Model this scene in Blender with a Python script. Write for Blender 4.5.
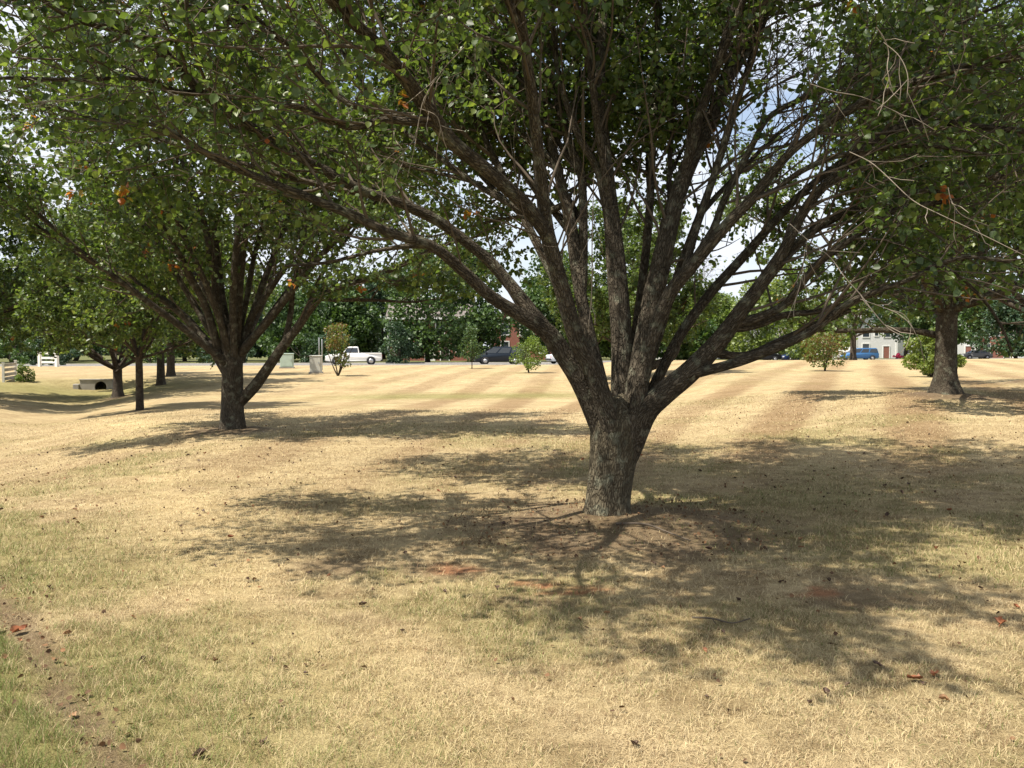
import bpy, bmesh, math, random
import numpy as np
from math import radians, sin, cos, pi, sqrt
from mathutils import Vector, Matrix

random.seed(7)
RNG = np.random.default_rng(11)
scene = bpy.context.scene
for o in list(bpy.data.objects):
    bpy.data.objects.remove(o)
COL = scene.collection

# ------------------------------------------------------------------ camera
F = 887.0                       # focal length in pixels of the 1024 px wide picture
HORIZON = 346.0
CAM_Z = 1.6
PITCH = math.atan((384 - HORIZON) / F)
cam_d = bpy.data.cameras.new("camera")
cam = bpy.data.objects.new("camera", cam_d)
COL.objects.link(cam)
cam_d.sensor_width = 36.0
cam_d.lens = F / 1024 * 36.0
cam_d.clip_start = 0.05
cam_d.clip_end = 4000
cam.location = (0, 0, CAM_Z)
cam.rotation_euler = (pi / 2 - PITCH, 0, 0)
scene.camera = cam

# ------------------------------------------------------------------ world + sun
SUN_DIR = Vector((-0.40, -0.20, 0.88)).normalized()      # towards the sun: high, left and a little behind
SUN_EL = math.asin(SUN_DIR.z)
SUN_ROT = math.atan2(SUN_DIR.x, SUN_DIR.y)
world = bpy.data.worlds.new("World")
scene.world = world
world.use_nodes = True
wt = world.node_tree
wt.nodes.clear()
w_out = wt.nodes.new("ShaderNodeOutputWorld")
w_bg = wt.nodes.new("ShaderNodeBackground")
w_sky = wt.nodes.new("ShaderNodeTexSky")
w_sky.sky_type = 'NISHITA'
w_sky.sun_disc = False
w_sky.sun_elevation = SUN_EL
w_sky.sun_rotation = SUN_ROT
w_sky.air_density = 1.0
w_sky.dust_density = 1.5
w_tc = wt.nodes.new("ShaderNodeTexCoord")
w_map = wt.nodes.new("ShaderNodeMapping")
w_map.inputs["Scale"].default_value = (1.0, 1.0, 2.6)
w_map.inputs["Location"].default_value = (0.35, 0.1, 0.2)
w_noise = wt.nodes.new("ShaderNodeTexNoise")
w_noise.inputs["Scale"].default_value = 3.2
w_noise.inputs["Detail"].default_value = 6.0
w_noise.inputs["Roughness"].default_value = 0.55
w_ramp = wt.nodes.new("ShaderNodeValToRGB")
w_ramp.color_ramp.elements[0].position = 0.40
w_ramp.color_ramp.elements[0].color = (0.25, 0.25, 0.25, 1)
w_ramp.color_ramp.elements[1].position = 0.56
w_mix = wt.nodes.new("ShaderNodeMixRGB")
w_mix.inputs[2].default_value = (5.3, 5.6, 6.1, 1)
wt.links.new(w_tc.outputs["Generated"], w_map.inputs[0])
wt.links.new(w_map.outputs[0], w_noise.inputs["Vector"])
wt.links.new(w_noise.outputs["Fac"], w_ramp.inputs[0])
wt.links.new(w_ramp.outputs[0], w_mix.inputs[0])
wt.links.new(w_sky.outputs[0], w_mix.inputs[1])
wt.links.new(w_mix.outputs[0], w_bg.inputs["Color"])
w_bg.inputs["Strength"].default_value = 0.10
wt.links.new(w_bg.outputs[0], w_out.inputs[0])

sun_d = bpy.data.lights.new("sun", 'SUN')
sun_d.energy = 5.0
sun_d.angle = radians(0.6)
sun_d.color = (1.0, 0.93, 0.82)
sun_o = bpy.data.objects.new("sun", sun_d)
COL.objects.link(sun_o)
sun_o.rotation_euler = SUN_DIR.to_track_quat('Z', 'Y').to_euler()

scene.view_settings.view_transform = 'Standard'
scene.view_settings.look = 'None'
scene.view_settings.exposure = 0.9
scene.view_settings.gamma = 1.0
scene.render.engine = 'CYCLES'
scene.cycles.max_bounces = 7
scene.cycles.diffuse_bounces = 4
scene.cycles.glossy_bounces = 2
scene.cycles.transmission_bounces = 5
scene.cycles.transparent_max_bounces = 8


# ------------------------------------------------------------------ numeric helpers
def S(a, b, x):
    t = np.clip((np.asarray(x, float) - a) / (b - a), 0, 1)
    return t * t * (3 - 2 * t)


_PERM = np.random.default_rng(3).random(65536)


def vnoise(x, y, seed=0):
    x = np.asarray(x, float); y = np.asarray(y, float)
    xi = np.floor(x).astype(np.int64); yi = np.floor(y).astype(np.int64)
    fx = x - xi; fy = y - yi
    fx = fx * fx * (3 - 2 * fx); fy = fy * fy * (3 - 2 * fy)

    def hsh(a, b):
        return _PERM[((a * 73856093) ^ (b * 19349663) ^ (seed * 83492791)) & 65535]
    return (hsh(xi, yi) * (1 - fx) + hsh(xi + 1, yi) * fx) * (1 - fy) + \
           (hsh(xi, yi + 1) * (1 - fx) + hsh(xi + 1, yi + 1) * fx) * fy


def fbm(x, y, seed=0, octv=4):
    v = 0; a = 0.5; t = 0
    for k in range(octv):
        v = v + a * vnoise(x * 2 ** k, y * 2 ** k, seed + k); t += a; a *= 0.55
    return v / t


def lerp(a, b, t):
    return a + (b - a) * t


# ------------------------------------------------------------------ terrain
MOUNDS = []                     # (x, y, height, radius), filled when the trees are placed


def road_y(x):
    xs = np.array([-140, -90, -50, -25, 0, 20, 45, 80, 140, 220.])
    ys = np.array([40, 64, 80, 87, 91, 98, 125, 141, 150, 155.])
    return np.interp(x, xs, ys)


def terrain(x, y):
    x = np.asarray(x, float); y = np.asarray(y, float)
    ry = road_y(x)
    right = S(1.5, 8.5, x - 0.05 * (y - 20)) * S(9, 19, y)
    crest = 0.39 * right * (1 - S(66, 112, y))
    swale = -0.28 * np.exp(-((y - 33) / 9.0) ** 2) * (1 - S(2, 9, x))
    mid = 0.12 * np.exp(-((y - 62) / 14.0) ** 2)
    zroad = -0.28 - 0.22 * S(8, 45, x)
    far = zroad * S(-22, -2, y - ry)
    dx = x - (-11 - 0.378 * (y - 19))
    ditch = -0.42 * np.exp(-(dx / 2.3) ** 2) * (1 - S(42.0, 43.2, y)) * S(4, 14, y)
    small = 0.05 * (fbm(x * 0.25, y * 0.25, 5, 3) - 0.5) * S(1, 6, np.hypot(x, y)) * (1 - S(50, 75, y))
    small = small + 0.03 * (fbm(x * 1.1, y * 1.1, 15, 2) - 0.5) * (1 - S(14, 24, y))
    z = crest + swale + mid + far + ditch + small
    for (mx, my, mh, mr) in MOUNDS:
        z = z + mh * np.exp(-((x - mx) ** 2 + (y - my) ** 2) / mr ** 2)
    return z


def th(x, y):
    return float(terrain(x, y))


def ray(px, py):
    dx = (px - 512) / F; dz = (384 - py) / F
    return np.array([dx, cos(PITCH) + dz * sin(PITCH), -sin(PITCH) + dz * cos(PITCH)])


def P(px, py, Y):
    r = ray(px, py)
    return np.array([0, 0, CAM_Z]) + r * (Y / r[1])


def G(px, py, start=2.0):
    """first point of the terrain seen at that pixel"""
    r = ray(px, py); r = r / r[1]
    t = start
    while t < 400:
        if CAM_Z + r[2] * t <= th(r[0] * t, t):
            break
        t += 0.05 if t < 40 else 0.2
    return r[0] * t, t, th(r[0] * t, t)


def at(px, Y):
    x = (px - 512) / F * Y
    return x, Y, th(x, Y)


# ------------------------------------------------------------------ materials
def mat_new(name):
    m = bpy.data.materials.new(name)
    m.use_nodes = True
    nt = m.node_tree
    return m, nt, nt.nodes["Principled BSDF"]


def simple(name, col, rough=0.6, metal=0.0, spec=0.4, var=0.12, scale=6.0, bump=0.0):
    m, nt, b = mat_new(name)
    b.inputs["Roughness"].default_value = rough
    b.inputs["Metallic"].default_value = metal
    b.inputs["Specular IOR Level"].default_value = spec
    tc = nt.nodes.new("ShaderNodeTexCoord")
    n = nt.nodes.new("ShaderNodeTexNoise"); n.inputs["Scale"].default_value = scale
    n.inputs["Detail"].default_value = 5
    nt.links.new(tc.outputs["Object"], n.inputs["Vector"])
    r = nt.nodes.new("ShaderNodeValToRGB")
    r.color_ramp.elements[0].position = 0.3; r.color_ramp.elements[1].position = 0.7
    r.color_ramp.elements[0].color = tuple(c * (1 - var) for c in col) + (1,)
    r.color_ramp.elements[1].color = tuple(min(1, c * (1 + var)) for c in col) + (1,)
    nt.links.new(n.outputs["Fac"], r.inputs[0])
    nt.links.new(r.outputs[0], b.inputs["Base Color"])
    if bump:
        bp = nt.nodes.new("ShaderNodeBump"); bp.inputs["Strength"].default_value = bump
        bp.inputs["Distance"].default_value = 0.02
        nt.links.new(n.outputs["Fac"], bp.inputs["Height"]); nt.links.new(bp.outputs[0], b.inputs["Normal"])
    return m


def leaf_mat(name, stops, transl=0.38, rough=0.42, spec=0.5):
    """leaf colour comes from a random number per leaf ('tint')"""
    m, nt, b = mat_new(name)
    a = nt.nodes.new("ShaderNodeAttribute"); a.attribute_name = "tint"
    r = nt.nodes.new("ShaderNodeValToRGB")
    cr = r.color_ramp
    while len(cr.elements) < len(stops):
        cr.elements.new(0.5)
    for e, (p, c) in zip(cr.elements, stops):
        e.position = p; e.color = tuple(c) + (1,)
    nt.links.new(a.outputs["Fac"], r.inputs[0])
    nt.links.new(r.outputs[0], b.inputs["Base Color"])
    b.inputs["Roughness"].default_value = rough
    b.inputs["Specular IOR Level"].default_value = spec
    tr = nt.nodes.new("ShaderNodeBsdfTranslucent")
    mul = nt.nodes.new("ShaderNodeMixRGB"); mul.blend_type = 'MULTIPLY'; mul.inputs[0].default_value = 1.0
    mul.inputs[2].default_value = (1.5, 1.55, 0.7, 1)
    nt.links.new(r.outputs[0], mul.inputs[1]); nt.links.new(mul.outputs[0], tr.inputs["Color"])
    mx = nt.nodes.new("ShaderNodeMixShader"); mx.inputs[0].default_value = transl
    nt.links.new(b.outputs[0], mx.inputs[1]); nt.links.new(tr.outputs[0], mx.inputs[2])
    nt.links.new(mx.outputs[0], nt.nodes["Material Output"].inputs["Surface"])
    return m


def bark_mat(name, c1, c2, lichen=0.0):
    m, nt, b = mat_new(name)
    a = nt.nodes.new("ShaderNodeAttribute"); a.attribute_name = "bark"
    mp = nt.nodes.new("ShaderNodeMapping"); mp.inputs["Scale"].default_value = (1, 1, 0.28)
    nt.links.new(a.outputs["Vector"], mp.inputs[0])
    v = nt.nodes.new("ShaderNodeTexVoronoi"); v.feature = 'DISTANCE_TO_EDGE'; v.inputs["Scale"].default_value = 44
    wn = nt.nodes.new("ShaderNodeTexNoise"); wn.inputs["Scale"].default_value = 16; wn.inputs["Detail"].default_value = 4
    nt.links.new(mp.outputs[0], wn.inputs["Vector"])
    wm = nt.nodes.new("ShaderNodeMixRGB"); wm.blend_type = 'LINEAR_LIGHT'; wm.inputs[0].default_value = 0.055
    nt.links.new(mp.outputs[0], wm.inputs[1]); nt.links.new(wn.outputs["Color"], wm.inputs[2])
    nt.links.new(wm.outputs[0], v.inputs["Vector"])
    n = nt.nodes.new("ShaderNodeTexNoise"); n.inputs["Scale"].default_value = 7; n.inputs["Detail"].default_value = 8
    n.inputs["Roughness"].default_value = 0.65
    nt.links.new(a.outputs["Vector"], n.inputs["Vector"])
    n2 = nt.nodes.new("ShaderNodeTexNoise"); n2.inputs["Scale"].default_value = 60; n2.inputs["Detail"].default_value = 4
    nt.links.new(mp.outputs[0], n2.inputs["Vector"])
    r = nt.nodes.new("ShaderNodeValToRGB")
    r.color_ramp.elements[0].position = 0.32; r.color_ramp.elements[0].color = tuple(c1) + (1,)
    r.color_ramp.elements[1].position = 0.68; r.color_ramp.elements[1].color = tuple(c2) + (1,)
    nt.links.new(n.outputs["Fac"], r.inputs[0])
    # furrows are darker bark
    fr = nt.nodes.new("ShaderNodeValToRGB")
    fr.color_ramp.elements[0].position = 0.0; fr.color_ramp.elements[0].color = (0.45, 0.42, 0.40, 1)
    fr.color_ramp.elements[1].position = 0.16; fr.color_ramp.elements[1].color = (1, 1, 1, 1)
    nt.links.new(v.outputs["Distance"], fr.inputs[0])
    mu = nt.nodes.new("ShaderNodeMixRGB"); mu.blend_type = 'MULTIPLY'; mu.inputs[0].default_value = 1.0
    nt.links.new(r.outputs[0], mu.inputs[1]); nt.links.new(fr.outputs[0], mu.inputs[2])
    last = mu.outputs[0]
    if lichen:
        ln = nt.nodes.new("ShaderNodeTexNoise"); ln.inputs["Scale"].default_value = 8.5; ln.inputs["Detail"].default_value = 7
        lo = nt.nodes.new("ShaderNodeMapping"); lo.inputs["Location"].default_value = (3.1, 1.7, 0.4)
        nt.links.new(a.outputs["Vector"], lo.inputs[0]); nt.links.new(lo.outputs[0], ln.inputs["Vector"])
        lr = nt.nodes.new("ShaderNodeValToRGB")
        lr.color_ramp.elements[0].position = 0.55; lr.color_ramp.elements[0].color = (0, 0, 0, 1)
        lr.color_ramp.elements[1].position = 0.66; lr.color_ramp.elements[1].color = (lichen, lichen, lichen, 1)
        nt.links.new(ln.outputs["Fac"], lr.inputs[0])
        lm = nt.nodes.new("ShaderNodeMixRGB"); lm.inputs[2].default_value = (0.27, 0.28, 0.20, 1)
        nt.links.new(lr.outputs[0], lm.inputs[0]); nt.links.new(last, lm.inputs[1]); last = lm.outputs[0]
    nt.links.new(last, b.inputs["Base Color"])
    b.inputs["Roughness"].default_value = 0.9
    b.inputs["Specular IOR Level"].default_value = 0.15
    ad = nt.nodes.new("ShaderNodeMath"); ad.operation = 'MULTIPLY_ADD'; ad.inputs[1].default_value = 0.35
    mn = nt.nodes.new("ShaderNodeMath"); mn.operation = 'MINIMUM'; mn.inputs[1].default_value = 0.22
    nt.links.new(v.outputs["Distance"], mn.inputs[0])
    ml = nt.nodes.new("ShaderNodeMath"); ml.operation = 'MULTIPLY'; ml.inputs[1].default_value = 3.0
    nt.links.new(mn.outputs[0], ml.inputs[0])
    nt.links.new(n2.outputs["Fac"], ad.inputs[0]); nt.links.new(ml.outputs[0], ad.inputs[2])
    bp = nt.nodes.new("ShaderNodeBump"); bp.inputs["Strength"].default_value = 1.0; bp.inputs["Distance"].default_value = 0.022
    nt.links.new(ad.outputs[0], bp.inputs["Height"]); nt.links.new(bp.outputs[0], b.inputs["Normal"])
    return m


M = {}
GREENS = [(0.0, (0.038, 0.064, 0.018)), (0.35, (0.064, 0.102, 0.027)), (0.7, (0.100, 0.150, 0.040)),
          (0.955, (0.165, 0.21, 0.062)), (0.968, (0.26, 0.20, 0.035)), (0.982, (0.38, 0.14, 0.03)), (1.0, (0.30, 0.085, 0.03))]
M['pear_leaf'] = leaf_mat("pear_leaf", GREENS, 0.45)
M['far_leaf'] = leaf_mat("far_leaf", [(0, (0.028, 0.06, 0.016)), (0.5, (0.05, 0.095, 0.022)), (0.97, (0.085, 0.14, 0.035)), (1, (0.2, 0.15, 0.04))], 0.25, 0.5)
M['dark_leaf'] = leaf_mat("dark_leaf", [(0, (0.018, 0.045, 0.018)), (1, (0.045, 0.085, 0.035))], 0.15, 0.5)
M['light_leaf'] = leaf_mat("light_leaf", [(0, (0.075, 0.12, 0.02)), (1, (0.16, 0.22, 0.045))], 0.35, 0.5)
M['lime_leaf'] = leaf_mat("lime_leaf", [(0, (0.10, 0.15, 0.035)), (1, (0.21, 0.25, 0.06))], 0.35, 0.5)
M['bronze_leaf'] = leaf_mat("bronze_leaf", [(0, (0.12, 0.06, 0.028)), (0.40, (0.15, 0.10, 0.035)), (0.50, (0.09, 0.13, 0.028)), (1, (0.17, 0.20, 0.04))], 0.35, 0.5)
M['bark'] = bark_mat("grey_brown_bark", (0.088, 0.074, 0.05), (0.18, 0.152, 0.10), 0.4)
M['limb_bark'] = bark_mat("limb_bark", (0.06, 0.05, 0.036), (0.13, 0.108, 0.078), 0.4)
M['far_bark'] = bark_mat("far_bark", (0.07, 0.056, 0.045), (0.13, 0.105, 0.08), 0.2)
M['twig'] = simple("twig_bark", (0.10, 0.08, 0.06), 0.85, spec=0.1)
M['dead_twig'] = simple("dead_twig", (0.26, 0.22, 0.175), 0.85, spec=0.1)


# ------------------------------------------------------------------ mesh helpers
def tag(o, label=None, cat=None, group=None, kind=None):
    if label: o['label'] = label
    if cat: o['category'] = cat
    if group: o['group'] = group
    if kind: o['kind'] = kind
    return o


def link(name, me, mat=None, parent=None):
    o = bpy.data.objects.new(name, me)
    COL.objects.link(o)
    if mat is not None:
        me.materials.append(mat)
    if parent is not None:
        o.parent = parent
    return o


def empty(name, loc, rz=0.0):
    o = bpy.data.objects.new(name, None)
    o.empty_display_size = 0.2
    COL.objects.link(o)
    o.location = loc; o.rotation_euler = (0, 0, rz)
    return o


def np_mesh(name, verts, loops, counts, smooth=False, fattr=None, vattr=None, cattr=None):
    me = bpy.data.meshes.new(name)
    verts = np.ascontiguousarray(verts, np.float32)
    loops = np.ascontiguousarray(loops, np.int32)
    counts = np.ascontiguousarray(counts, np.int32)
    me.vertices.add(len(verts)); me.vertices.foreach_set("co", verts.ravel())
    me.loops.add(len(loops)); me.loops.foreach_set("vertex_index", loops)
    me.polygons.add(len(counts))
    starts = np.concatenate([[0], np.cumsum(counts)[:-1]]).astype(np.int32)
    me.polygons.foreach_set("loop_start", starts)
    if smooth:
        me.polygons.foreach_set("use_smooth", np.ones(len(counts), bool))
    if fattr is not None:
        a = me.attributes.new("tint", 'FLOAT', 'POINT'); a.data.foreach_set("value", np.ascontiguousarray(fattr, np.float32))
    if vattr is not None:
        a = me.attributes.new("bark", 'FLOAT_VECTOR', 'POINT'); a.data.foreach_set("vector", np.ascontiguousarray(vattr, np.float32).ravel())
    if cattr is not None:
        a = me.attributes.new("patch", 'FLOAT_COLOR', 'POINT')
        c4 = np.ones((len(verts), 4), np.float32); c4[:, :3] = cattr
        a.data.foreach_set("color", c4.ravel())
    me.update(calc_edges=True)
    me.validate()
    return me


def spline(pts, n):
    """Catmull-Rom through rows (x, y, z, r)"""
    pts = np.asarray(pts, float)
    k = len(pts)
    if k < 3:
        t = np.linspace(0, 1, n)[:, None]
        return pts[0] * (1 - t) + pts[-1] * t
    p = np.vstack([2 * pts[0] - pts[1], pts, 2 * pts[-1] - pts[-2]])
    out = []
    for u in np.linspace(0, k - 1 - 1e-6, n):
        i = int(u); t = u - i
        a, b, c, d = p[i], p[i + 1], p[i + 2], p[i + 3]
        out.append(0.5 * ((2 * b) + (-a + c) * t + (2 * a - 5 * b + 4 * c - d) * t * t + (-a + 3 * b - 3 * c + d) * t ** 3))
    out = np.array(out); out[:, 3] = np.maximum(out[:, 3], 0.0015)
    return out


class Tubes:
    """collects tapered tubes for one mesh"""
    def __init__(self):
        self.v = []; self.f = []; self.b = []; self.n = 0

    def add(self, path, sides=8, rough=0.0, seed=0, flare=None):
        path = np.asarray(path, float)
        pts = path[:, :3]; rad = path[:, 3]
        k = len(pts)
        tan = np.gradient(pts, axis=0)
        tan /= np.linalg.norm(tan, axis=1)[:, None] + 1e-9
        ref = np.array([0, 1.0, 0]) if abs(tan[0][1]) < 0.9 else np.array([1.0, 0, 0])
        u = np.cross(tan[0], ref); u /= np.linalg.norm(u)
        ang = np.arange(sides) * 2 * pi / sides
        ln = 0
        V = []; B = []
        for i in range(k):
            u = u - tan[i] * np.dot(u, tan[i]); u /= np.linalg.norm(u) + 1e-9
            w = np.cross(tan[i], u)
            if i: ln += np.linalg.norm(pts[i] - pts[i - 1])
            rr = np.full(sides, rad[i])
            if rough:
                rr = rr * (1 + rough * (fbm(np.cos(ang) * 1.6 + seed * 7.3 + 50, np.sin(ang) * 1.6 + ln * 1.3 + 50, 21, 3) - 0.5) * 2)
            if flare is not None:
                rr = rr * flare(ang, ln)
            V.append(pts[i] + rr[:, None] * (np.cos(ang)[:, None] * u + np.sin(ang)[:, None] * w))
            B.append(np.stack([np.cos(ang) * max(rad[i], 0.02) + seed * 1.37, np.sin(ang) * max(rad[i], 0.02), np.full(sides, ln)], 1))
        V = np.vstack(V + [pts[-1:] + tan[-1:] * rad[-1] * 0.6]); B = np.vstack(B + [[[seed * 1.37, 0, ln]]])
        i, j = np.meshgrid(np.arange(k - 1), np.arange(sides), indexing='ij')
        a = i * sides + j; bq = i * sides + (j + 1) % sides
        q = np.stack([a, bq, bq + sides, a + sides], -1).reshape(-1, 4)
        jj = np.arange(sides); last = (k - 1) * sides
        t = np.stack([last + jj, last + (jj + 1) % sides, np.full(sides, k * sides), np.full(sides, k * sides)], -1)
        self.v.append(V); self.b.append(B)
        self.f.append((q + self.n, t[:, :3] + self.n))
        self.n += len(V)

    def build(self, name, mat, parent=None, origin=(0, 0, 0)):
        if not self.v:
            return None
        v = np.vstack(self.v) - np.asarray(origin)
        q = np.vstack([f[0] for f in self.f]); t = np.vstack([f[1] for f in self.f])
        loops = np.concatenate([q.ravel(), t.ravel()])
        counts = np.concatenate([np.full(len(q), 4), np.full(len(t), 3)])
        me = np_mesh(name, v, loops, counts, True, None, np.vstack(self.b))
        return link(name, me, mat, parent)


LEAF = np.array([(0, 0, 0), (-.40, .22, .10), (-.40, .58, .10), (0, 1.0, -.06), (.40, .58, .10), (.40, .22, .10)], float)
LEAF4 = np.array([(0, 0, 0), (-.46, .45, .12), (0, 1.0, 0), (.46, .45, .12)], float)


def unit(a):
    return a / (np.linalg.norm(a, axis=1)[:, None] + 1e-9)


def leaves_mesh(name, pos, dirs, size, tint, rng, up=0.6, shape6=True):
    """one leaf per row: dirs is the leaf's midrib direction"""
    n = len(pos)
    d = unit(dirs)
    nrm = rng.normal(size=(n, 3)); nrm[:, 2] += up * 2
    nrm = nrm - d * np.sum(nrm * d, 1)[:, None]
    nrm = unit(nrm)
    s = np.cross(d, nrm)
    L = LEAF if shape6 else LEAF4
    w = rng.uniform(0.8, 1.1, n)
    v = pos[:, None, :] + size[:, None, None] * (L[None, :, 0, None] * (s * w[:, None])[:, None, :] + L[None, :, 1, None] * d[:, None, :] + L[None, :, 2, None] * nrm[:, None, :])
    k = len(L)
    base = (np.arange(n) * k)[:, None]
    if shape6:
        loops = (base + np.array([0, 3, 2, 1, 0, 5, 4, 3])[None]).ravel(); counts = np.full(2 * n, 4)
    else:
        loops = (base + np.array([0, 2, 1, 0, 3, 2])[None]).ravel(); counts = np.full(2 * n, 3)
    return np_mesh(name, v.reshape(-1, 3), loops, counts, False, np.repeat(tint, k))


class Shape:
    """collects boxes, prisms, cylinders and lathes into one mesh"""
    def __init__(self):
        self.bm = bmesh.new()

    def box(self, x0, x1, y0, y1, z0, z1, rot=None):
        co = [(x, y, z) for z in (z0, z1) for y in (y0, y1) for x in (x0, x1)]
        vs = [self.bm.verts.new(c if rot is None else rot @ Vector(c)) for c in co]
        for f in ((0, 2, 3, 1), (4, 5, 7, 6), (0, 1, 5, 4), (2, 6, 7, 3), (0, 4, 6, 2), (1, 3, 7, 5)):
            self.bm.faces.new([vs[i] for i in f])
        return self

    def prism(self, prof, hw):
        """side profile of (x, z) points given a half width per point (or one number)"""
        n = len(prof)
        hws = hw if hasattr(hw, '__len__') else [hw] * n
        a = [self.bm.verts.new((p[0], -h, p[1])) for p, h in zip(prof, hws)]
        b = [self.bm.verts.new((p[0], h, p[1])) for p, h in zip(prof, hws)]
        self.bm.faces.new(a); self.bm.faces.new(list(reversed(b)))
        for i in range(n):
            j = (i + 1) % n
            self.bm.faces.new((a[j], a[i], b[i], b[j]))
        return self

    def lathe(self, prof, c, axis='y', n=20):
        rings = []
        for (r, h) in prof:
            ring = []
            for k in range(n):
                t = 2 * pi * k / n
                if axis == 'y':
                    co = (c[0] + r * cos(t), c[1] + h, c[2] + r * sin(t))
                else:
                    co = (c[0] + r * cos(t), c[1] + r * sin(t), c[2] + h)
                ring.append(self.bm.verts.new(co))
            rings.append(ring)
        for a, b in zip(rings[:-1], rings[1:]):
            for k in range(n):
                self.bm.faces.new((a[k], a[(k + 1) % n], b[(k + 1) % n], b[k]))
        self.bm.faces.new(rings[0]); self.bm.faces.new(list(reversed(rings[-1])))
        return self

    def bevel(self, w, seg=2):
        bmesh.ops.bevel(self.bm, geom=list(self.bm.edges), offset=w, segments=seg, affect='EDGES', profile=0.6)
        return self

    def build(self, name, mat, parent=None, smooth=False):
        bmesh.ops.recalc_face_normals(self.bm, faces=self.bm.faces)
        me = bpy.data.meshes.new(name)
        self.bm.to_mesh(me); self.bm.free()
        if smooth:
            for p in me.polygons: p.use_smooth = True
        return link(name, me, mat, parent)


# ------------------------------------------------------------------ trees: growing branches and leaves
def grow_branch(rng, p0, d0, length, r0, n=5, bend=0.35, lift=0.12):
    pts = [np.append(p0, r0)]
    d = d0 / np.linalg.norm(d0); p = np.array(p0, float)
    for i in range(1, n):
        d = d + rng.normal(size=3) * bend * 0.5; d[2] += lift * 0.5
        d /= np.linalg.norm(d)
        p = p + d * length / (n - 1)
        pts.append(np.append(p, max(r0 * (1 - i / (n - 0.3)), 0.0025)))
    return np.array(pts)


class Foliage:
    def __init__(self, seed):
        self.rng = np.random.default_rng(seed)
        self.pos = []; self.dir = []

    def twig_leaves(self, tw, n, off=0.05):
        rng = self.rng
        t = rng.uniform(0.15, 1.0, n) * (len(tw) - 1)
        i = np.minimum(t.astype(int), len(tw) - 2); f = (t - i)[:, None]
        p = tw[i, :3] * (1 - f) + tw[i + 1, :3] * f
        dd = unit(tw[i + 1, :3] - tw[i, :3])
        d = dd * 0.6 + rng.normal(size=(n, 3)) * 0.7; d[:, 2] -= 0.35
        self.pos.append(p + unit(d) * off * rng.uniform(0.2, 1.3, (n, 1))); self.dir.append(d)


def clothe(limb, tubes, fol, axis, rng, n_sec, sec_len, n_twig, n_leaf, t0=0.3, twig_len=(0.3, 0.75), keep=None, sides=5, bare=0.0):
    """secondary branches, twigs and leaves along one limb (rows x, y, z, r)"""
    k = len(limb)
    for q in range(n_sec):
        t = t0 + (1 - t0) * (q + rng.random()) / n_sec
        u = t * (k - 1); i = min(int(u), k - 2); f = u - i
        p = limb[i] * (1 - f) + limb[i + 1] * f
        tan = limb[i + 1, :3] - limb[i, :3]; tan /= np.linalg.norm(tan) + 1e-9
        side = rng.normal(size=3); side -= tan * np.dot(side, tan); side /= np.linalg.norm(side) + 1e-9
        out = p[:3] - axis; out[2] = 0; out /= np.linalg.norm(out) + 1e-6
        d = tan * 0.75 + side * 0.85 + out * 0.25 + np.array([0, 0, 0.12])
        L = rng.uniform(*sec_len) * (1.15 - 0.35 * t)
        br = grow_branch(rng, p[:3], d, L, max(min(p[3] * 0.42, 0.016), 0.006))
        if keep is not None and not keep(br[-1, :3]):
            # a bare branch inside the crown, now and then
            if bare and rng.random() < bare and br[-1, 2] > 2.1 and math.dist(br[-1, :3], CAMP) > 4.5:
                br[:, 3] *= .6
                tubes.add(spline(br, 8), sides, seed=q)
                for w in range(3):
                    k2 = rng.integers(1, len(br))
                    tubes.add(grow_branch(rng, br[k2, :3], br[k2, :3] - br[k2 - 1, :3] + rng.normal(size=3) * .25, rng.uniform(.25, .7), .004, 5, .45, 0), 3)
            continue
        tubes.add(spline(br, 7), sides, seed=q)
        for w in range(n_twig):
            s = rng.uniform(0.25, 1.0) * (len(br) - 1); i2 = min(int(s), len(br) - 2); f2 = s - i2
            pb = br[i2] * (1 - f2) + br[i2 + 1] * f2
            tb = br[i2 + 1, :3] - br[i2, :3]; tb /= np.linalg.norm(tb) + 1e-9
            dw = tb * 0.6 + rng.normal(size=3) * 0.65
            tw = grow_branch(rng, pb[:3], dw, rng.uniform(*twig_len), 0.0055, 4, 0.4, -0.05)
            if keep is not None and not keep(tw[-1, :3]):
                continue
            tubes.add(tw, 3, seed=w)
            fol.twig_leaves(tw, n_leaf)


def finish_crown(root, fol, name, mat, size, seed, keep_np=None, up=0.6, shape6=True, origin=(0, 0, 0), tint_bias=0.0):
    rng = np.random.default_rng(seed)
    pos = np.vstack(fol.pos); d = np.vstack(fol.dir)
    if keep_np is not None:
        m = keep_np(pos, rng); pos = pos[m]; d = d[m]
    n = len(pos)
    tint = np.clip(rng.random(n) * 0.97 + tint_bias, 0, 0.955)
    hot = rng.random(n) < 0.006
    # the few orange leaves stand in small sprays
    if hot.any():
        c = pos[hot][rng.integers(0, hot.sum(), max(4, n // 1500))]
        for cc in c:
            near = np.sum((pos - cc) ** 2, 1) < rng.uniform(0.05, 0.13) ** 2
            tint[near] = rng.uniform(0.962, 1.0, near.sum())
    me = leaves_mesh(name, pos - np.asarray(origin), d, rng.uniform(size * 0.7, size * 1.25, n), tint, rng, up, shape6)
    return link(name, me, mat, root), n


# ------------------------------------------------------------------ where the trees stand
T_MAIN = G(609, 519); T_SECOND = G(233, 431); T_RIGHT = G(945, 399); T_EDGE = G(1040, 386)
T_SLIM = G(140, 410); T_ROW = G(118, 397); T_ROW2 = G(161, 385); T_ROW3 = G(171, 376)
MOUNDS += [(T_MAIN[0], T_MAIN[1], 0.07, 0.9), (T_SECOND[0], T_SECOND[1], 0.06, 0.8),
           (T_RIGHT[0], T_RIGHT[1] + 0.2, 0.16, 1.1), (T_EDGE[0], T_EDGE[1], 0.22, 1.1)]

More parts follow.
